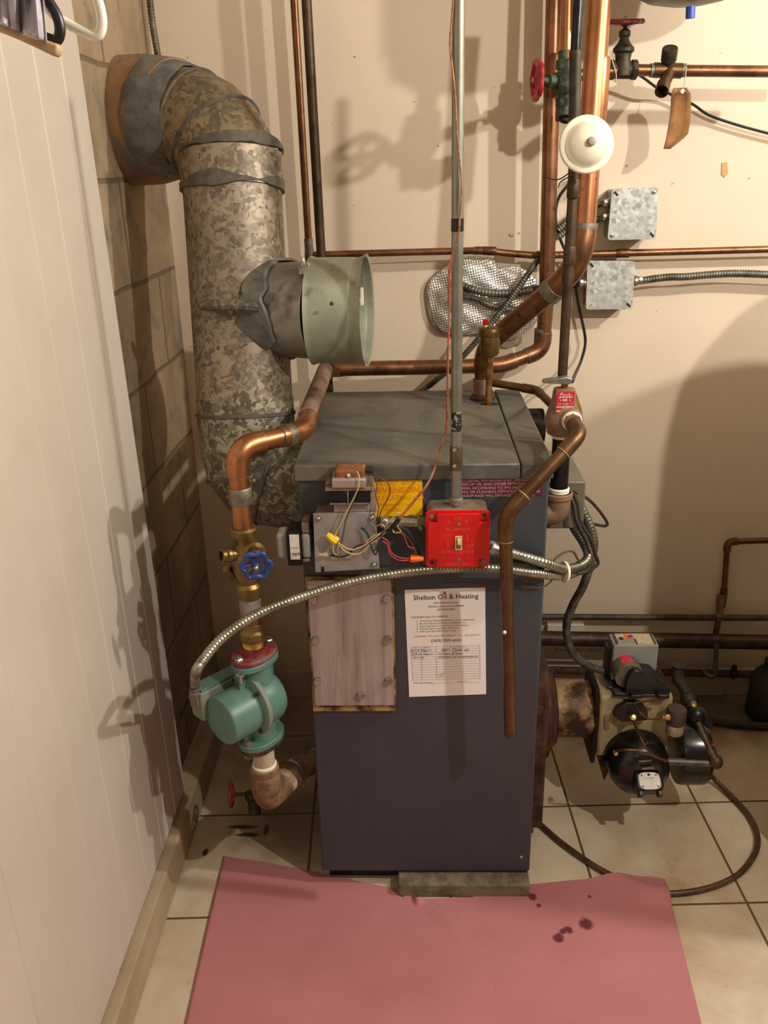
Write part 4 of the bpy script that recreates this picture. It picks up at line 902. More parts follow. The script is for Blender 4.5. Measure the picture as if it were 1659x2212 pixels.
wire([(862,1138),(880,1146),(892,1166),(904,1190,1.385),(912,1222,1.40)], insul_black, .0018, 'black wire curving down beside the red switch plate')
wire([(880,1200,1.372),(884,1210,1.38),(892,1222,1.40),(902,1232,1.41)], insul_brown, .0010, 'brown wire end below the orange wire nut')
wire([(846,1146),(836,1134),(846,1122),(858,1108),(862,1112),(858,1134),(866,1148),(852,1150),(846,1140)], insul_tan, .0012, 'pale string tie wrapped round the wire bundle', name='string_tie', cat='tie')
# black sheathed end and frayed thermostat wire climbing the conduit
wire([(838,1150,1.366),(846,1140,1.362),(856,1128,1.358),(862,1120,1.358)], insul_black, .0042, 'short black cable sheath by the steel stub', name='cable_sheath', cat='cable')
wire([(860,1122,1.358),(878,1100,1.362),(897,1078,1.366),(914,1058,1.37),(928,1036,1.38),(940,1008,1.39),(944,985,1.392),(955,956,1.392),(966,915,1.390),(967,860,1.388),(968,800,1.386),(968,750,1.386),(970,700,1.384),(969,640,1.384),(969,590,1.383),(974,560,1.382),(984,530,1.381),(991,500,1.3800),(993,470,1.3805),(997,420,1.3805),(996,380,1.3810),(988,300,1.3815),(985,240,1.3825),(982,190,1.3840),(975,130,1.388),(972,90,1.389),(976,40,1.388),(979,0,1.388),(981,-60,1.39)], insul_orange, .0015, 'frayed orange-brown thermostat wire twisting up the tall conduit', k=6)
wire([(866,1118,1.360),(880,1102,1.365),(899,1079,1.369),(915,1060,1.373),(929,1038,1.383),(941,1010,1.393),(946,985,1.395),(957,955,1.395),(964,915,1.393),(965,860,1.391),(966,800,1.389),(966,750,1.388)], insul_red, .0010, 'thin red wire beside the frayed one up to mid conduit', k=6)
wire([(968,745,1.384),(970,690,1.384),(971,640,1.383),(972,590,1.383),(978,548,1.381)], insul_red, .0012, 'dark red wire stretch left of the conduit at foil height', k=6)
wire([(905,1118,1.40),(888,1114,1.40),(872,1120,1.40),(862,1114,1.40)], mk('dirty_cord', (90,78,56), None, .9), .0022, 'dirty frayed cord above the steel stub', cat='cord')

# ================================================================ junction boxes on the wall
def jbox(c4, Yf, Yb, label, kn=()):
    P_ = [W(px, py, Yf) for px, py in c4]
    j = thing('junction_box', tuple((P_[2]+P_[3])/2), label, 'junction box')
    cen = sum(P_, V())/4
    build(MB().prism([cen+(q-cen)*.94+V((0,.003,0)) for q in P_], (0, Yb-Yf-.003, 0)), 'box', galv, j, bevel=.003)
    pts = []
    for i in range(4):
        a, b, c = P_[i-1], P_[i], P_[(i+1) % 4]
        for k in range(5):
            t_ = k/4; d1 = (a-b).normalized()*.008; d2 = (c-b).normalized()*.008
            pts.append((b+d1)*(1-t_)**2+b*2*t_*(1-t_)+(b+d2)*t_*t_)
    build(MB().prism(pts, (0, .002, 0)), 'cover', spangle, j, bevel=.0005)
    for i, kind_ in kn:
        b = P_[i]; q = b+(cen-b).normalized()*.014; d = (cen-b).normalized()
        if kind_ == 'slot': build(MB().obox(q+V((0,-.0002,0)), d*.006, (0,.0003,0), d.cross(V((0,1,0)))*.0025), 'slot', insul_black, j)
        else: build(MB().lathe(q, (0,-1,0), [(.0042,0),(.004,.002),(.001,.003)], 12), 'screw', steel, j)
    return j
jbox([(1322,408),(1423,404),(1417,517),(1312,519)], 2.075, YW, 'shiny galvanised junction box, upper right one beside the thick copper riser', ((0,'slot'),(1,'screw'),(2,'slot'),(3,'screw')))
jbox([(1269,563),(1372,564),(1366,668),(1265,669)], 2.085, YW, 'dull galvanised junction box, lower one with a cable leaving right', ((0,'slot'),(2,'slot')))
g_ = 'armoured cable connectors'
for (a, b, l_) in (((1318,439,2.10),(1296,441,2.10),'upper cable connector left of the upper junction box'), ((1316,468,2.10),(1294,473,2.10),'lower cable connector left of the upper junction box'), ((1266,611,2.10),(1246,612,2.10),'cable connector left of the lower junction box'), ((1370,607,2.10),(1384,606,2.10),'cable connector right of the lower junction box')):
    A, B = W(*a), W(*b); d = (B-A).normalized()
    build(MB().lathe(A, d, [(.012,0),(.012,.006),(.0095,.007),(.0095,.016)], 16).lathe(A+d*.012+V((0,-.009,.004)), (0,-1,.4), [(.004,0),(.004,.004)], 8), 'cable_connector', steel, None, l_, 'cable connector', 'armoured cable connectors')
armoured([W(1380,607,2.10), W(1440,599,2.10), W(1480,598,2.10), W(1540,593,2.10), W(1600,591,2.10), W(1720,596,2.10)], .0088, armour_dull, 'ribbed steel cable running right along the wall from the lower junction box')
armoured([W(1300,440,2.115), W(1270,446,2.12), W(1235,470,2.12), W(1205,498,2.12)], .0080, armour_dull, 'ribbed cable end coming out of the upper junction box, upper one')
armoured([W(1298,472,2.115), W(1265,478,2.12), W(1235,492,2.12), W(1205,512,2.12)], .0080, armour_dull, 'ribbed cable end coming out of the upper junction box, lower one')
armoured([W(1250,612,2.11), W(1225,622,2.115), W(1200,648,2.115), W(1150,672,2.115), W(1100,668,2.112), W(1060,660,2.112), W(1030,646,2.112), W(1000,640,2.112), W(985,640,2.112)], .0080, armour_dull, 'ribbed cable crossing the lower half of the foil patch')
armoured([W(985,610,2.105), W(1010,622,2.103), W(1050,632,2.10), W(1100,634,2.10), W(1150,626,2.10), W(1190,618,2.105)], .0100, mk('flexible_dark_armour', (120,114,100), (84,78,68), .5, .6, 30), 'thick ribbed cable crossing the middle of the foil patch', pitch=.008)
armoured([W(1163,560,2.095), W(1140,592,2.088), W(1100,650,2.085), W(1060,700,2.085), W(1020,748,2.09), W(985,785,2.10), W(940,823,2.11), W(905,850,2.12)], .0075, armour_dull, 'ribbed cable slanting down across the foil patch to the boiler top')
# crumpled foil disc on the wall
rnd = random.Random(4); cen = W(1043, 642, 2.13); mb = MB(); rings = 16; n = 72; vs = [cen+V((0,-.006,0))]
outl = []
OP = [(1066,553),(1040,552),(1000,556),(960,578),(930,603),(921,625),(922,650),(930,690),(948,715),(966,721),(1000,724),(1020,722),(1040,720),(1062,734),(1095,736),(1120,728),(1150,706),(1166,680),(1172,640),(1160,608),(1135,583),(1110,573),(1090,574),(1076,580),(1072,570)]
OW = [W(a, b, 2.13) for a, b in OP]; oc = spline(OW+[OW[0]], 4)[:-1]; n = len(oc)
for r in range(1, rings+1):
    for k in range(n):
        q = cen.lerp(oc[k], r/rings); e = (1-(r/rings)**6)
        vs.append(V((q.x, 2.131-.006*e-.0035*e*math.sin(q.x*70+q.z*30)*math.sin(q.z*85+q.x*20), q.z)))
fs = [(0, 1+k, 1+(k+1) % n) for k in range(n)]+[(1+(r-1)*n+k, 1+r*n+k, 1+r*n+(k+1) % n, 1+(r-1)*n+(k+1) % n) for r in range(1, rings) for k in range(n)]
ob = build(MB().add(vs, fs), 'foil_patch', foil_m, None, 'crumpled quilted foil disc covering a hole in the back wall', 'foil', ang=80)
m_ = ob.modifiers.new('thick', 'SOLIDIFY'); m_.thickness = .002; m_.offset = 0
build(MB().prism([W(1040,722,2.132), W(1100,738,2.132), W(1128,728,2.132), W(1126,742,2.132), W(1095,752,2.132), W(1060,745,2.132)], (0,.006,0)), 'plaster_lump', plaster, None, 'torn plaster lump at the lower edge of the foil patch', 'plaster')

# ================================================================ valves and pipes at upper right
fi = thing('inner_copper_riser', tuple(W(1225,120,1.96)), 'slim copper pipe squeezed between the two thick copper risers', 'pipe')
build(MB().tube([W(1228,-70,1.97), W(1224,120,1.96)], .0110, 18), 'pipe', copper_bright, fi)
gv = thing('green_valve', tuple(W(1222,215,1.95)), 'verdigris-green valve body with a bright red handwheel pointing left', 'valve')
vc = W(1222, 178, 1.95)
build(MB().tube([W(1223,110,1.955), W(1222,250,1.945)], [.0155,.0155], 18).ball(vc+V((0,-.004,0)), .027, 20).lathe(W(1223,150,1.955), (0,0,1), [(.021,0),(.021,.016),(.018,.018)], 8).lathe(W(1222,232,1.95), (0,0,1), [(.018,0),(.021,.002),(.021,.016),(.018,.018)], 8), 'body', mk('green_black_bronze', (58,58,46), (84,104,86), .65, .4, 60, .45, .6), gv, bevel=.001)
hw = W(1160, 173, 1.92)
build(MB().tube([vc, hw.lerp(vc,.62), hw.lerp(vc,.60), hw.lerp(vc,.38), hw.lerp(vc,.36), hw], [.017,.016,.012,.013,.0065,.0045], 16), 'bonnet', verdigris, gv)
handwheel(gv, hw, (-1,-.12,0), .032, red_wheel, 5, t_=.0085, hub=.009)
build(MB().lathe(W(1230,127,1.955), (0,0,1), [(.0175,0),(.0175,.008),(.0165,.012)], 18), 'orange_band', orange_plastic, gv)
build(MB().lathe(W(1230,136,1.955), (0,0,1), [(.018,0),(.018,.003)], 18).lathe(W(1230,118,1.955), (0,0,1), [(.017,0),(.017,.003)], 18), 'collar', dark_bronze, gv)
bl = thing('black_cap_fitting', tuple(W(1219,262,1.95)), 'squat black round fitting under the green valve', 'fitting')
build(MB().lathe(W(1222,244,1.975), (.1,-1,0), [(.018,0),(.021,.004),(.021,.022),(.017,.026),(.001,.027)], 24), 'cap', iron, bl)
build(MB().box((W(1205,244,1.96).x, 1.96, W(1205,262,1.96).z), (W(1240,244,1.96).x, 1.995, W(1205,226,1.96).z)), 'body', mk('brown_black_casting', (52,38,30), None, .6), bl, bevel=.003)
tp = thing('tee_pipe', tuple(W(1480,152,2.0)), 'copper water pipe with cross fitting running off to the right edge', 'pipe')
build(MB().tube([W(1235,165,1.965), W(1345,151,2.0), W(1490,153,2.0), W(1740,155,2.0)], .0112, 18), 'pipe', copper, tp)
xa_ = W(1445,152,2.0)
build(MB().tube([W(1412,151.5,2.0), W(1472,153,2.0)], .0145, 18), 'tee', bronze, tp)
for px in (1408, 1476): sleeve(tp, W(px,152,2.0), (1,0,0), .0130, .008, solder)
build(MB().tube([xa_, W(1440,170,1.985), W(1432,186,1.965)], [.0135,.0120,.0125], 18, False).tube([W(1434,182,1.970), W(1429,198,1.950)], .0135, 20, False).lathe(W(1434,182,1.970), (0,0,1), [(.001,0),(.011,0),(.011,.001)], 14), 'open_outlet', bronze, tp)
build(MB().lathe(W(1434,183,1.968), W(1429,198,1.950)-W(1434,183,1.968), [(.0115,0),(.0115,.001)], 16), 'outlet_bore', insul_black, tp)
build(MB().tube([xa_, W(1444,134,1.995), W(1446,118,1.985)], [.0135,.0128,.0130], 18).lathe(W(1444,132,1.995), W(1447,110,1.985)-W(1444,132,1.995), [(.0135,0),(.0155,.002),(.0155,.024),(.0145,.026)], 18), 'capped_stub', dark_bronze, tp)
gt = thing('gate_valve', tuple(W(1345,172,2.0)), 'dark bronze gate valve with a dull red handwheel on top', 'valve')
gc = W(1344, 151, 2.0); gz = lambda py: W(1344, py, 2.0).z-gc.z
build(MB().tube([W(1316,151,2.0), W(1372,151.5,2.0)], .0165, 20).lathe(W(1314,151,2.0), (1,0,0), [(.018,0),(.019,.002),(.019,.010),(.017,.012)], 8).lathe(W(1362,151,2.0), (1,0,0), [(.017,0),(.019,.002),(.019,.011),(.018,.013)], 8)
      .lathe(gc, (0,0,1), [(.020,-.012),(.020,.006),(.015,.018),(.0165,gz(116)),(.021,gz(112)),(.021,gz(104)),(.016,gz(98)),(.012,gz(92)),(.0085,gz(82)),(.0115,gz(78)),(.0115,gz(68)),(.008,gz(64)),(.004,gz(62)),(.004,gz(46))], 20), 'body', dark_bronze, gt, bevel=.001)
handwheel(gt, gc+V((0,0,gz(47))), (0,-.12,1), .031, red_dark, 7, t_=.0065, spokes=5, hub=.008)
build(MB().tube(spline([W(1322,128,1.978), W(1327,145,1.978), W(1331,162,1.98), W(1330,178,1.985)], 6), .0012, 6), 'string_loop', string, None, 'pale string loop hung over the gate valve end', 'string')
tg = thing('card_tag', tuple(W(1465,320,1.995)), 'curled brown card tag hanging by a string from the copper pipe', 'tag')
a_ = [(1456,192),(1485,188),(1492,200),(1493,238),(1488,285),(1477,297),(1468,300),(1458,312),(1447,321),(1433,322),(1438,300),(1446,262),(1449,222),(1450,198)]
def tgY(py): return 1.985+.020*math.sin((py-190)/132*2.2)-.012*(py-190)/132
pts = [W(px, py, tgY(py)) for px, py in a_]
mb = MB(); nn = 16; vs = []
lft = [(1455,190),(1450,202),(1449,222),(1447,250),(1443,275),(1438,302),(1433,322)]; rgt = [(1483,189),(1492,202),(1493,230),(1491,262),(1487,288),(1477,299),(1448,322)]
for i in range(7):
    for k in range(5):
        t_ = k/4; px = lft[i][0]*(1-t_)+rgt[i][0]*t_; py = lft[i][1]*(1-t_)+rgt[i][1]*t_
        vs.append(W(px, py, tgY(py)+.006*math.sin(t_*3.1)))
ob = build(mb.add(vs, [(i*5+k, i*5+k+1, (i+1)*5+k+1, (i+1)*5+k) for i in range(6) for k in range(4)]), 'card', tag_mat, tg)
m_ = ob.modifiers.new('thick', 'SOLIDIFY'); m_.thickness = .0012
build(MB().lathe(W(1474,197,1.983), (0,-1,0), [(.0042,0),(.0042,.002),(.002,.0022)], 12), 'eyelet', label_white, tg)
build(MB().tube([W(1482,146,1.986), W(1481,165,1.984), W(1475,197,1.982)], .0009, 6), 'string', string, tg)
cable([W(1360,150,2.08), W(1390,168,2.09), W(1420,190,2.10), W(1452,205,2.115), W(1496,225,2.115), W(1530,248,2.12), W(1580,266,2.12), W(1640,283,2.12), W(1740,308,2.12)], .0030, 'black_wall_cable', insul_black, 'black cable sagging along the wall to the right edge')
cable([W(1246,380,2.12), W(1228,398,2.12), W(1206,430,2.12), W(1200,470,2.12), W(1208,510,2.12), W(1220,540,2.10), W(1238,590,2.10), W(1250,660,2.11), W(1262,715,2.11), W(1264,745,2.11), W(1255,780,2.08), W(1244,805,1.9), W(1236,824,1.58)], .0035, 'black_wire', insul_black, 'black wire snaking down the wall behind the dark feed pipe')
armoured([W(318,-60,2.09), W(328,40,2.09), W(341,120,2.09)], .0075, armour_dull, 'ribbed cable running up the corner of the room above the flue')
cable([W(284,-60,2.12), W(297,50,2.12), W(306,115,2.12)], .0035, 'corner_wire', mk('painted_over_wire', (140,120,92), None, .7), 'thin wire painted over in the corner above the flue', 'wire')
build(MB().prism([W(1560,352,2.138), W(1571,350,2.138), W(1573,376,2.138), W(1565,383,2.138), W(1559,377,2.138)], (0,.003,0)), 'tape_scrap', mk('tan_tape', (196,156,104), None, .7), None, 'small tan tape scrap stuck on the wall at right', 'tape')
# expansion tank, only its foot shows
tkc = W(1488, -30, 1.93)
et = thing('expansion_tank', (tkc.x, 1.93, W(1488,12,1.93).z), 'grey domed tank hanging at the upper right with a blue valve cap underneath', 'tank')
zt = W(1488, 12, 1.93).z
build(MB().lathe((tkc.x, 1.93, zt), (0,0,1), [(.001,0),(.04,.002),(.075,.009),(.105,.024),(.125,.05),(.130,.09),(.130,.33),(.12,.37),(.09,.40),(.02,.415)], 48), 'shell', grey_tank, et, ang=60)
build(MB().tube([W(1492,14,1.90), W(1491,40,1.90)], .0088, 12), 'valve_cap', blue_plastic, et)
build(MB().tube([(tkc.x,1.93,zt+.40), (tkc.x,1.93,2.42)], .012, 12), 'hanger_pipe', iron_brown, et)
# ================================================================ cables by the control box
armoured([W(1214,1112,1.56), W(1232,1128,1.55), W(1250,1150,1.54), W(1266,1180,1.52), W(1270,1205,1.50), W(1252,1222,1.48), W(1220,1230,1.44), W(1180,1217,1.41), W(1140,1205,1.40), W(1105,1195,1.395), W(1078,1187,1.395)], .0092, armour, 'ribbed steel cable leaving the red switch box and rising to the olive control box', pitch=.007)
build(MB().lathe(W(1058,1182,1.395), W(1080,1188,1.395)-W(1058,1182,1.395), [(.0125,0),(.0125,.008),(.0100,.009),(.0100,.022)], 16).lathe(W(1063,1178,1.386), (0,-.5,1), [(.004,0),(.004,.008)], 8), 'cable_connector', steel, None, 'shiny cable connector on the right side of the red switch box', 'cable connector')
armoured([W(1236,1062,1.585), W(1250,1085,1.57), W(1262,1108,1.56), W(1276,1140,1.555), W(1283,1175,1.555), W(1276,1215,1.56), W(1260,1265,1.58), W(1241,1300,1.60), W(1227,1335,1.62), W(1224,1365,1.64), W(1232,1400,1.66), W(1250,1425,1.68), W(1275,1440,1.69), W(1305,1450,1.70)], .0088, armour_dull, 'ribbed steel cable hanging from the control box down to the burner', pitch=.0068)
cable([W(1225,1110,1.555), W(1240,1142,1.55), W(1258,1170,1.545), W(1268,1190,1.54)], .0085, 'grey_cable', mk('dusty_grey_vinyl', (128,118,100), (108,98,82), .7, 0, 30), 'smooth dusty grey cable slanting down from the control box underside')
bk = mk('dusty_black_vinyl', (52,44,38), (38,34,30), .6, 0, 40)
cable([W(1240,1062,1.53), W(1268,1076,1.54), W(1292,1100,1.55), W(1311,1128,1.56), W(1306,1136,1.56), W(1276,1131,1.56)], .0030, 'black_wire', bk, 'black wire looping out right of the control box')
cable([W(1236,1062,1.52), W(1246,1085,1.52), W(1250,1112,1.52), W(1258,1135,1.52), W(1276,1165,1.52), W(1285,1195,1.52), W(1292,1216,1.52), W(1283,1226,1.51), W(1268,1238,1.50)], .0034, 'brown_wire', bk, 'brown-black wire bundle strand hanging furthest right below the control box', k=6)
cable([W(1230,1066,1.52), W(1240,1094,1.515), W(1244,1120,1.51), W(1256,1148,1.51), W(1268,1172,1.51), W(1276,1200,1.50), W(1271,1228,1.49), W(1252,1238,1.48), W(1228,1236,1.46), W(1196,1222,1.42), W(1165,1215,1.41), W(1108,1211,1.41)], .0042, 'black_wire', bk, 'thick black wire swinging back to the relief pipe between the ribbed cables')
cable([W(1195,1218,1.425), W(1200,1206,1.43), W(1222,1192,1.45), W(1238,1192,1.46), W(1247,1206,1.47), W(1257,1222,1.48), W(1268,1230,1.49)], .0022, 'brown_wire', insul_brown, 'thin brown wire hump above the cable tie')
cable([W(1198,1242,1.44), W(1188,1258,1.43), W(1172,1268,1.425), W(1150,1270,1.418), W(1108,1264,1.417), W(1050,1262,1.417), W(1000,1258,1.417), W(960,1260,1.418)], .0014, 'brown_wire', insul_brown, 'thin brown wire lying across the boiler front above the service sheet')
build(MB().lathe(W(1217,1236,1.445), (1,.3,-.1), [(.019,0),(.020,.001),(.020,.004),(.019,.005)], 20), 'cable_tie', ptfe, None, 'pale cable tie strapping the ribbed cables right of the boiler', 'cable tie')

# ================================================================ oil burner on the right
bn = thing('oil_burner', (.47, 1.68, 0), 'oily beige and black oil burner sticking out of the right side of the boiler', 'burner')
YB_ = 1.70; zt_b = .252
build(MB().prism([V((BX1-.002, 1.56, .03)), V((BX1-.002, 1.56, .40)), V((BX1-.002, 1.585, .43)), V((BX1-.002, 1.84, .43)), V((BX1-.002, 1.86, .40)), V((BX1-.002, 1.86, .03))], (.048,0,0)), 'mounting_door', rusty, bn, label='rusty brown cast mounting door', bevel=.008, seg=3)
tc = V((0, YB_, zt_b))
build(MB().lathe(tc+V((.279,0,0)), (1,0,0), [(.105,0),(.108,.004),(.108,.014),(.090,.020),(.082,.030)], 40), 'flange_ring', mk('red_brown_iron', (100,54,44), (62,38,32), .7, .2, 22), bn)
build(MB().lathe(tc+V((.300,0,0)), (1,0,0), [(.080,0),(.080,.012),(.070,.014)], 36), 'collar', iron, bn)
build(MB().lathe(tc+V((.31,0,0)), (1,0,0), [(.064,0),(.064,.085),(.058,.09)], 36), 'blast_tube', tube_tan, bn, label='scorched tan blast tube')
mb = MB().prism([tc+V((.392,a,b)) for a, b in ((-.06,-.105),(-.065,.03),(-.05,.085),(.05,.085),(.065,.03),(.06,-.105))], (.010,0,0))
build(mb, 'gasket_plate', iron, bn, bevel=.002)
mb = MB().box((.402, 1.635, zt_b-.085), (.560, 1.765, zt_b+.075))
build(mb, 'housing', oil_beige, bn, label='oily beige housing', bevel=.008, seg=3)
build(MB().prism([V((.405,1.634,zt_b-.085)), V((.425,1.634,zt_b-.15)), V((.445,1.634,zt_b-.085))], (0,.02,0)), 'lower_bracket', rusty, bn, bevel=.001)
build(MB().prism([W(1278,1590,1.66), W(1300,1590,1.66), W(1308,1665,1.64), W(1303,1672,1.64), W(1292,1640,1.645)], (0,.01,0)), 'drip_bracket', rusty, bn)
for px, py in ((1352,1506),(1366,1506)):
    build(MB().lathe(W(px,py,1.633), (0,-1,.5), [(.003,0),(.003,.004)], 8), 'screw', steel, bn)
build(MB().prism([W(1322,1540,1.632), W(1330,1522,1.632), W(1352,1510,1.632), W(1384,1512,1.632), W(1396,1530,1.632), W(1396,1548,1.632), W(1340,1552,1.632)], (0,-.014,0)), 'igniter_cover', mk('dark_oily_steel', (56,50,46), (40,36,33), .45, .5, 30), bn, bevel=.002)
build(MB().prism([W(1306,1545,1.634), W(1316,1545,1.634), W(1316,1574,1.634), W(1306,1574,1.634)], (0,-.003,0)), 'data_plate', mk('oily_tan_plate', (122,108,84), None, .5), bn)
# motor
mc = W(1378, 1650, 1.60); md = V((0, -1, .05)).normalized()
build(MB().lathe(mc-md*.055, md, [(.060,0),(.068,.004),(.068,.040),(.064,.055),(.067,.057),(.067,.062),(.062,.080),(.048,.094),(.030,.100),(.0005,.101)], 48), 'motor', black_paint, bn, ang=50)
for k in range(4):
    q = mc+md*(.006)+V((-.006+.004*k, 0, .060-.0075*k)); 
    build(MB().obox(q+md*(.012+.011*k)+V((0,0,-.004*k)), (.013,0,.001), md*.0022, (0,0,.0016)), 'vent_slit', tube_tan, bn)
nq = W(1403, 1687, 1.535); nn_ = V((.05,-.55,.83)).normalized(); nx = V((1,0,.02)); nu = nn_.cross(nx).normalized()
build(MB().prism([nq+nx*x+nu*y for x, y in ((-.026,-.020),(.026,-.020),(.030,-.008),(.028,.020),(-.028,.020),(-.030,-.008))], -nn_*.035), 'terminal_cover', black_plastic, bn, bevel=.005, seg=3)
pl_ = [nq+nx*x+nu*y+nn_*.0006 for x, y in [(.0225*abs(math.cos(k_*PI/16))**.6*(1 if math.cos(k_*PI/16) > 0 else -1), .0185*abs(math.sin(k_*PI/16))**.6*(1 if math.sin(k_*PI/16) > 0 else -1)) for k_ in range(32)]]
np2 = build(MB().prism(pl_, nn_*.001), 'nameplate', label_white, bn, bevel=.0005)
text([('... ......', 0, .005, .0075, 'CENTER', 1.1, 0, .0003), ('. . . .     ..', 0, .0005, .0060, 'CENTER', 1), ('. .. . ....', 0, -.010, .0040, 'CENTER', 1)], nq+nn_*.0018, nx, nu, np2, ink_soft, 'worn_print')
for x, y in ((-.015,.012),(.015,.012),(-.016,-.012),(.016,-.012),(0,.013)):
    build(MB().lathe(nq+nx*x+nu*y+nn_*.0014, nn_, [(.0018 if x else .003,0),(.0018 if x else .003,.0008)], 10), 'screw', ink, np2)
for s_ in (-1, 1): build(MB().obox(nq+nx*.020*s_-nu*.024-nn_*.012, nx*.005, nu*.006, nn_*.008), 'foot', black_plastic, bn, bevel=.002)
# blower drum on the right
build(MB().lathe(V((.578, YB_-.045, zt_b-.080)), (1,0,0), [(.045,0),(.074,.004),(.076,.010),(.076,.060),(.070,.068),(.0005,.069)], 44), 'blower_drum', black_paint, bn)
pb = W(1507, 1590, 1.63)
build(MB().lathe(W(1537,1613,1.60), (.3,-1,.3), [(.006,0),(.007,.002),(.003,.003)], 14), 'red_warning_dot', red_paint, bn)
build(MB().tube([W(1440,1645,1.585), W(1543,1649,1.585)], .0085, 16), 'horizontal_pipe', mk('grey_steel_pipe', (112,104,96), (84,78,70), .45, .6, 30), bn)
build(MB().ball(W(1545,1645,1.585), .0165, 18).tube([W(1543,1642,1.585), W(1506,1560,1.64)], [.0125,.0095], 16), 'elbow_pipe', iron_brown, bn)
build(MB().tube([W(1512,1575,1.64), W(1490,1520,1.68), W(1476,1486,1.72), W(1464,1470,1.74), W(1463,1440,1.75)], [.012,.012,.011,.014,.012], 14).lathe(W(1463,1436,1.75), (0,-.2,1), [(.001,0),(.016,.001),(.017,.004),(.001,.005)], 16).ball(W(1487,1512,1.69), .018, 12), 'oil_valve', mk('dark_olive_bronze', (60,50,34), (42,36,26), .6, .4, 50), bn)
build(MB().ball(W(1503,1545,1.66), .024, 14).obox(W(1520,1560,1.66), (.012,0,-.012), (0,.012,0), (.008,0,.014)), 'oil_pump', mk('black_oily_casting', (30,30,32), (22,22,22), .35, .2, 30), bn, bevel=.003)
build(MB().lathe(W(1497,1523,1.645), (0,-.6,1), [(.008,0),(.008,.006),(.004,.008)], 8), 'brass_plug', brass, bn)
# filter cup
fc = W(1456, 1584, 1.60)
build(MB().lathe(fc, (0,0,1), [(.016,0),(.0190,.004),(.0190,.025),(.017,.028)], 28), 'cup_base', mk('oily_cream_paint', (168,148,118), (128,108,80), .5, 0, 30), bn)
build(MB().lathe(fc+V((0,0,.028)), (0,0,1), [(.0195,0),(.0210,.003),(.0210,.032),(.019,.036),(.0005,.038)], 28), 'cup_cap', mk('brown_cast_cap', (92,76,62), (70,58,48), .6, .2, 26), bn)
build(MB().lathe(W(1447,1549,1.575), (-1,0,0), [(.0068,0),(.0068,.010),(.0045,.011),(.0045,.016)], 6), 'flare_nut', brass_bright, bn, bevel=.0006)
for i, pts in enumerate(([W(1437,1549,1.578), W(1415,1553,1.575), W(1398,1551,1.575), W(1383,1540,1.58), W(1372,1526,1.60), W(1372,1519,1.61), W(1400,1514,1.61), W(1435,1511,1.60)],
        [W(1368,1556,1.61), W(1374,1572,1.57), W(1384,1595,1.53), W(1400,1620,1.515), W(1420,1636,1.52), W(1441,1643,1.56)],
        [W(1328,1624,1.535), W(1345,1620,1.50), W(1375,1621,1.495), W(1405,1630,1.50), W(1440,1645,1.56)])):
    build(MB().tube(spline(pts, 8), .0024, 8), 'oil_tube', copper if i else bronze, bn)
build(MB().lathe(W(1367,1551,1.612), (0,-.8,1), [(.007,0),(.007,.006),(.004,.007),(.004,.011)], 10).lathe(W(1327,1624,1.535), (.3,-1,0), [(.0045,0),(.0045,.008)], 8), 'tube_nut', brass_bright, bn)
# igniter: base plate, round can with red label, stepped black hood
ig = thing('igniter', tuple(W(1385,1500,1.64)), 'black stepped igniter hood with a red-labelled round can on top of the burner', 'igniter')
zp = W(1370, 1503, 1.632).z
build(MB().prism([F(1328,1503,zp), F(1447,1507,zp), F(1425,1450,zp), F(1300,1452,zp)], (0,0,.006)), 'base_plate', grey_plastic, ig, bevel=.002)
build(MB().prism([F(1324,1500,zp), F(1380,1502,zp), F(1380,1507,zp), F(1324,1505,zp)], (0,0,.003)), 'lip', mk('gloss_black_edge', (24,24,26), None, .2), ig)
gx0 = W(1352,1480,1.63).x; gx1 = W(1450,1480,1.63).x; wX = gx1-gx0
hp_ = [(0,0),(0,.036),(.006,.052),(.016,.060),(.028,.059),(.036,.050),(.060,.046),(.074,.034),(.090,.018),(.102,.014),(.102,0)]
sc_ = wX/.102
build(MB().prism([V((gx0+x*sc_, 1.628, zp+.006+h)) for x, h in hp_][::-1], (0,.085,0)), 'hood', black_plastic, ig, bevel=.004, seg=3)
for a_ in ((1362,1388),(1420,1446)):
    A, B = W(a_[0],1490,1.62), W(a_[1],1490,1.62); build(MB().box((A.x, 1.612, zp+.005), (B.x, 1.630, zp+.014)), 'clip_foot', black_plastic, ig, bevel=.002)
cq = V((gx0+.007, 1.705, zp+.027))
build(MB().lathe(cq+V((.002,-.062,.014)), V((-.05,1,.10)), [(.0300,0),(.0310,.002),(.0310,.064),(.029,.068)], 32), 'can', mk('tan_printed_can', (112,102,86), (88,80,66), .5, 0, 80), ig)
def arcband(c, ax, r, h0, h1, a0, a1, name, mat, root, k=12):
    u, w, ax = frame(ax); up_ = V((0,0,1)); up_ = (up_-ax*up_.dot(ax)).normalized(); sd = ax.cross(up_)
    vs = []
    for h in (h0, h1):
        for rr in (r, r+.0006):
            for j in range(k+1):
                a = math.radians(a0+(a1-a0)*j/k); vs.append(V(c)+ax*h+(up_*math.cos(a)+sd*math.sin(a))*rr)
    m = k+1; fs = []
    for j in range(k): fs += [(m+j, m+j+1, 3*m+j+1, 3*m+j), (j, 2*m+j, 2*m+j+1, j+1)]
    for j in range(k): fs += [(j, j+1, m+j+1, m+j), (2*m+j, 3*m+j, 3*m+j+1, 2*m+j+1)]
    return build(MB().add(vs, fs), name, mat, root)
arcband(cq+V((.002,-.062,.014)), V((-.05,1,.10)), .0310, .010, .062, -28, 14, 'red_label', mk('red_printed_label', (214,40,62), (224,90,96), .4, 0, 160, .5, .6), ig)
build(MB().prism([F(1316,1486,zp+.007), F(1325,1486,zp+.007), F(1320,1471,zp+.007), F(1311,1471,zp+.007)], (0,0,.002)), 'clip', steel, ig)
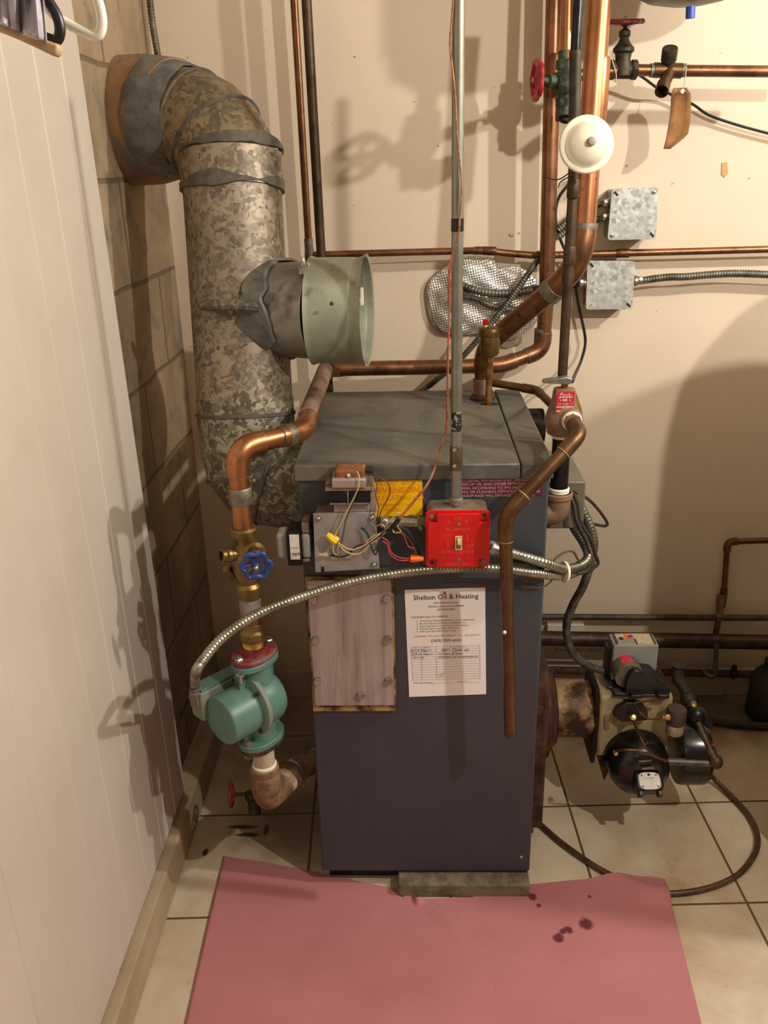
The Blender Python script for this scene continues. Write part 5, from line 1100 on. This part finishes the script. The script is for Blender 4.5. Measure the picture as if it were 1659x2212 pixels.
# primary control
pc = thing('primary_control', tuple(W(1365,1450,1.68)), 'light grey burner control box with a printed label on top', 'control box')
A, B = W(1325,1392,1.675), W(1425,1396,1.675); zt3 = (A.z+B.z)/2
T_ = [F(1325,1392,zt3), F(1425,1396,zt3), F(1401,1371,zt3), F(1307,1365,zt3)]
x0, x1 = T_[0].x, T_[1].x; yb_ = (T_[2].y+T_[3].y)/2
build(MB().box((x0, 1.675, zp+.012), (x1, yb_, zt3)), 'case', grey_box, pc, bevel=.003)
build(MB().box((x0-.010, 1.690, zp+.008), (x0+.002, yb_-.008, zt3-.016)), 'side_bracket', black_plastic, pc, bevel=.002)
W_ = x1-x0; D_ = yb_-1.675
top = build(MB().box((x0+W_*.10, 1.675+D_*.08, zt3), (x1-W_*.06, yb_-D_*.06, zt3+.0012)), 'top_label', mk('cream_printed_label', (206,192,160), (186,172,142), .5, 0, 160, .45, .55), pc)
def tl(x0_, x1_, y0_, y1_, h, mat, name): return build(MB().box((x0+W_*x0_, 1.675+D_*y0_, zt3+.001), (x0+W_*x1_, 1.675+D_*y1_, zt3+h)), name, mat, pc, bevel=.0003)
tl(.06,.12,.08,.92,.0016,grey_plastic,'label_bar'); tl(.90,.95,.06,.92,.0016,grey_plastic,'label_bar'); tl(.50,.54,.06,.50,.0018,grey_plastic,'label_bar')
tl(.13,.50,.10,.55,.0017,grey_box,'grey_panel'); tl(.32,.38,.45,.92,.0020,orange_plastic,'orange_bar'); tl(.18,.27,.40,.62,.0020,insul_black,'black_arrow')
build(MB().lathe((x0+W_*.44, 1.675+D_*.60, zt3), (0,0,1), [(.0075,0),(.0075,.0035),(.006,.004)], 20), 'button_collar', grey_box, pc)
build(MB().lathe((x0+W_*.44, 1.675+D_*.60, zt3+.0035), (0,0,1), [(.0045,0),(.0045,.003),(.003,.0035)], 16), 'reset_button', red_paint, pc)

# ================================================================ pipes at the foot of the back wall
g2 = thing('wall_rail', tuple(W(1400,1345,2.10)), 'grey iron rail pipe running along the wall just above the fat brown pipe', 'pipe')
build(MB().tube([W(1130,1332,2.11), W(1700,1335,2.11)], .0085, 14), 'pipe', mk('grimy_grey_pipe', (92,82,68), (70,60,48), .6, .4, 20), g2)
g3 = thing('oil_pipe', tuple(W(1400,1400,2.06)), 'fat dark brown iron pipe running low along the back wall', 'pipe')
build(MB().tube([W(1130,1378,2.07), W(1700,1388,2.07)], .0200, 18), 'pipe', iron_brown, g3)
build(MB().tube([W(1200,1402,2.055), W(1300,1404,2.055)], .004, 10), 'rust_ridge', rusty, g3)
g4 = thing('lower_pipe', tuple(W(1400,1462,2.09)), 'black pipe lying lowest along the back wall', 'pipe')
build(MB().tube([W(1130,1446,2.105), W(1700,1458,2.105)], .0105, 14), 'pipe', rusty, g4)
g5 = thing('heating_pipe', tuple(W(1545,1465,2.08)), 'thin rusty copper pipe looping down the wall at far right into the fat brown pipe', 'pipe')
run(g5, [W(1720,1166,2.10), W(1572,1170,2.10), W(1563,1290,2.095), W(1546,1368,2.08)], .0078, copper_dull, .018, copper_dull, ext=.008, rings=False)
build(MB().tube([W(1554,1330,2.088), W(1556,1285,2.09)], .010, 12), 'rust_section', rust_fit, g5)
build(MB().tube(fillet([W(1548,1392,2.04), W(1544,1460,2.03), W(1530,1462,2.03), W(1520,1448,2.05)], .012), .0065, 12), 'hook', mk('dull_pewter', (96,92,80), (74,70,60), .5, .5, 30), None, 'dull hooked pipe end under the fat brown pipe', 'pipe')
build(MB().lathe(W(1583,1466,2.03), (0,0,1), [(.003,0),(.009,.008),(.011,.018),(.008,.028),(.006,.04)], 14), 'oil_plug', iron, None, 'small black bulb-shaped plug hanging below the pipes at far right', 'plug')
build(MB().box((W(1183,1352,2.12).x, 2.118, W(1183,1365,2.12).z), (W(1262,1352,2.12).x, 2.14, W(1183,1350,2.12).z)), 'cover_strip', white_enamel, None, 'short cream strip on the wall between the low pipes', 'strip', bevel=.001)
# grimy sheet of old tar by the wall, dark hose
cable([F(1505,1545,.012)+V((0,0,0)), F(1560,1560,.012), F(1610,1566,.012), F(1670,1568,.012), F(1740,1566,.012)], .0100, 'black_hose', mk('grimy_hose', (44,34,26), (60,46,34), .7, 0, 30), 'dark grimy hose lying on the floor by the wall at right', 'hose')
# rounded black body added for the dark grime in the corner behind
cn2 = W(1640, 1480, 2.0)
build(MB().lathe((cn2.x+.05, 2.03, .0), (0,0,1), [(.055,0),(.06,.01),(.058,.10),(.05,.13),(.03,.15),(.03,.17),(.001,.171)], 28), 'grime_body', mk('tarry_black', (36,32,24), (52,44,32), .7, 0, 16, bump=.5), None, 'tar-black rounded body added for the dark grime in the far right corner', 'grime')
# water heater off to the right, its rounded top throws the big shadow
wh = thing('water_heater', (1.02, 1.45, 0), 'grey-blue rounded water heater, its side barely showing at the right picture edge', 'water heater')
build(MB().lathe((WHX, WHY, .02), (0,0,1), [(WHR-.01,0),(WHR,.01),(WHR,WHH-.16),(WHR*.97,WHH-.10),(WHR*.85,WHH-.05),(WHR*.6,WHH-.015),(.06,WHH),(.001,WHH)], 48), 'tank', mk('blue_grey_tank', (112,124,132), (100,112,120), .5, 0, 10), wh, ang=60)
build(MB().lathe((WHX, WHY, 0), (0,0,1), [(WHR-.03,0),(WHR-.03,.022)], 32), 'base_ring', iron, wh)
build(MB().tube(fillet([V((WHX, WHY, WHH)), V((WHX, WHY, WHH+.18)), V((WHX+.35, WHY+.1, WHH+.18)), V((WHX+.35, WHY+.1, 2.42))], .03), .011, 12), 'outlet_pipe', copper, wh)

# ================================================================ oil line and pink paper on the floor
hpts = [(1522,1662,.06),(1545,1685,.02),(1580,1720,.009),(1612,1755,.008),(1632,1790,.008),(1637,1820,.008),(1628,1850,.008),(1600,1885,.008),(1555,1910,.008),(1500,1925,.008),(1440,1930,.008),(1385,1922,.008),(1345,1903,.008),(1300,1880,.008),(1262,1856,.008),(1215,1822,.008),(1180,1792,.008),(1148,1762,.008),(1120,1735,.008)]
hose = spline([F(*q) for q in hpts], 6)
cable(hose, .0062, 'oil_line', mk('brown_oil_line', (92,62,42), (66,46,32), .45, .2, 30), 'brown copper oil line curling over the tiles and under the pink paper', 'oil line', k=2, n=12)
sel = [q for q in hose if q.z < .012]
back = [F(x, y, .002) for x, y in ((483,1850),(520,1856),(560,1862),(610,1871),(660,1880),(720,1893),(790,1908),(862,1922),(864,1944),(868,1946),(876,1927),(886,1929),(894,1943),(903,1951),(912,1945),(925,1943),(960,1941),(1000,1939),(1024,1938),(1030,1924),(1080,1918),(1145,1912),(1240,1902),(1330,1897),(1405,1894),(1436,1900))]
n = 150
def alongb(t_):
    L = [0]
    for a, b in zip(back, back[1:]): L.append(L[-1]+(b-a).length)
    s_ = t_*L[-1]
    for i in range(len(back)-1):
        if s_ <= L[i+1]: return back[i].lerp(back[i+1], (s_-L[i])/(L[i+1]-L[i]))
    return back[-1]
fl_ = F(400,2212,.002); fr_ = F(1515,2212,.002)
fl2 = back[0]+(fl_-back[0])*2.6; fr2 = back[-1]+(fr_-back[-1])*2.6
m = 110; vs = []
for j in range(m+1):
    v_ = (j/m)**1.5
    for i in range(n+1):
        u_ = i/n; b = alongb(u_); f_ = fl2.lerp(fr2, u_); q = b.lerp(f_, v_)
        h = .0025+.0035*(math.sin(q.x*9+1)*math.sin(q.y*11+2)+1)*.5*min(1, v_*6+.15)
        d = min(((q.x-p_.x)**2+(q.y-p_.y)**2) for p_ in sel)**.5
        if d < .06: h = max(h, .0163*(1-max(0, d-.008)/.052)**1.6)
        # small torn flap standing up in the middle
        fx, fy = F(903,1945,0).x, F(903,1945,0).y; dd2 = ((q.x-fx)/.010)**2+((q.y-fy)/.022)**2
        if dd2 < 1: h += .010*(1-dd2)
        h += .007*max(0, 1-abs(q.x-(fx+.003*(j)))/.02)*max(0, 1-v_*5)
        vs.append(V((q.x, q.y, h)))
ob = build(MB().add(vs, [(j*(n+1)+i, j*(n+1)+i+1, (j+1)*(n+1)+i+1, (j+1)*(n+1)+i) for j in range(m) for i in range(n)]), 'pink_paper', pink_m, None, 'big sheet of pink building paper lying on the floor before the boiler', 'paper sheet', origin=(0,0,0), ang=80)
m_ = ob.modifiers.new('thick', 'SOLIDIFY'); m_.thickness = .0008; m_.offset = 1

# ================================================================ hangers at upper left, close to the camera
HY = .62
rod = build(MB().tube([(-.50,.55,1.80), (-.14,.55,1.80)], .0125, 16).cyl((-.508,.55,1.80), (-.495,.55,1.80), .03), 'closet_rod', wood, None, 'wooden closet rod sticking out of the left panel above the hangers', 'rod')
def hanger(name, mat, px, Y, r, label, cat='clothes hanger', hookx=None):
    P_ = [W(a, b, Y) for a, b in px]
    o = P_[0]; mb = MB().tube(fillet(P_, .012), r, 12, close=False)
    return build(mb, name, mat, None, label, cat)
def hookup(mb, top, Y, r):
    c = V((top.x, .55, 1.80)); pts = [top]
    pts += [V((top.x, (top.y+.55)/2, 1.765)), V((top.x, .55+.019, 1.785))]+[c+V((0, .0165*math.cos(a), .0165*math.sin(a))) for a in [math.radians(k) for k in (10,50,90,130,170,200)]]
    return mb.tube(spline(pts, 5), r, 8)
def hang(name, mat, mat2, px, Y, r, label, xtop):
    P_ = [W(a, b, Y) for a, b in px]; h = thing(name, tuple(P_[1]), label, 'clothes hanger')
    build(MB().tube(fillet(P_, .014), r, 14), 'frame', mat, h)
    build(hookup(MB(), V((xtop, Y, max(q.z for q in P_))), Y, .0022), 'hook', mat2, h); return h
a0 = W(215,-30,HY)
hang('plastic_hanger', white_plastic, white_plastic, [(60,-60),(93,2),(120,38),(165,62),(212,82),(222,55),(216,10),(190,-45),(150,-120),(60,-60)], .60, .0031, 'white plastic tube hanger at the upper left picture corner', W(110,-90,.60).x)
hang('dark_hanger', black_plastic, steel, [(-60,-20),(-20,16),(30,50),(75,74),(124,90),(131,68),(125,35),(104,2),(70,-60),(-60,-60)], .585, .0032, 'black plastic hanger behind the white tube hanger', W(20,-70,.552).x)
wp = [(-60,40),(-20,62),(40,86),(85,107),(117,123),(125,114),(124,94),(112,91),(60,72),(0,48),(-60,22)]
wh_ = thing('wooden_hanger', tuple(W(60,100,.575)), 'pale wooden hanger edge lowest in the upper left corner', 'clothes hanger')
build(MB().prism([W(a, b, .570) for a, b in wp], (0,.009,0)), 'bar', wood, wh_, bevel=.002)
build(hookup(MB(), W(-40,-60,.575), .575, .0022).tube([W(-40,-60,.575), W(-40,45,.575)], .0022, 8), 'hook', steel, wh_)
gp = mk('milky_plastic_film', (196,190,200), (150,146,160), .25, 0, 30)
mb = MB(); vs = []; C4 = [(-60,-80),(95,-80),(112,62),(96,98),(-60,40)]
nu_, nv_ = 26, 16
for j in range(nv_+1):
    for i in range(nu_+1):
        u_, v_ = i/nu_, j/nv_; px = -60+(150+u_*0+12*v_)*u_; yb2 = 28+(92-28)*u_; py = -80+(yb2+80)*v_
        vs.append(W(px, py, .565+.006*math.sin(u_*17+v_*3)*v_+.003*math.sin(u_*41)))
ob = build(mb.add(vs, [(j*(nu_+1)+i, j*(nu_+1)+i+1, (j+1)*(nu_+1)+i+1, (j+1)*(nu_+1)+i) for j in range(nv_) for i in range(nu_)]), 'garment_bag', gp, None, 'milky plastic garment cover draped on the hangers in the upper left corner', 'garment cover', ang=80)
m_ = ob.modifiers.new('thick', 'SOLIDIFY'); m_.thickness = .0008

# ================================================================ groups of look-alikes
GR = {'junction box': 'galvanised junction boxes', 'wire connector': 'wire connectors on the boiler front', 'wire': 'loose thin wires', 'clothes hanger': 'hangers in the upper left corner'}
for o in list(COL.objects):
    if o.parent is None and 'category' in o and 'group' not in o:
        if o.name.startswith('armoured_cable'): o['group'] = 'ribbed steel cables'
        elif o['category'] in GR and not o.name.startswith('relay'): o['group'] = GR[o['category']]

# ================================================================ light
def lamp(name, loc, power, rad, col=(1.0,.95,.86)):
    l = bpy.data.lights.new(name, 'POINT'); l.energy = power; l.shadow_soft_size = rad; l.color = col
    o = bpy.data.objects.new(name, l); COL.objects.link(o); o.location = loc; return o
for L_ in LAMPS: lamp(*L_)
w = bpy.data.worlds.new('world'); SC.world = w; w.use_nodes = True
w.node_tree.nodes['Background'].inputs[0].default_value = (1.0,.86,.70,1); w.node_tree.nodes['Background'].inputs[1].default_value = .03
vs_ = SC.view_settings; vs_.view_transform = 'Standard'; vs_.look = 'None'; vs_.gamma = 1; vs_.use_curve_mapping = False; vs_.exposure = EXPO
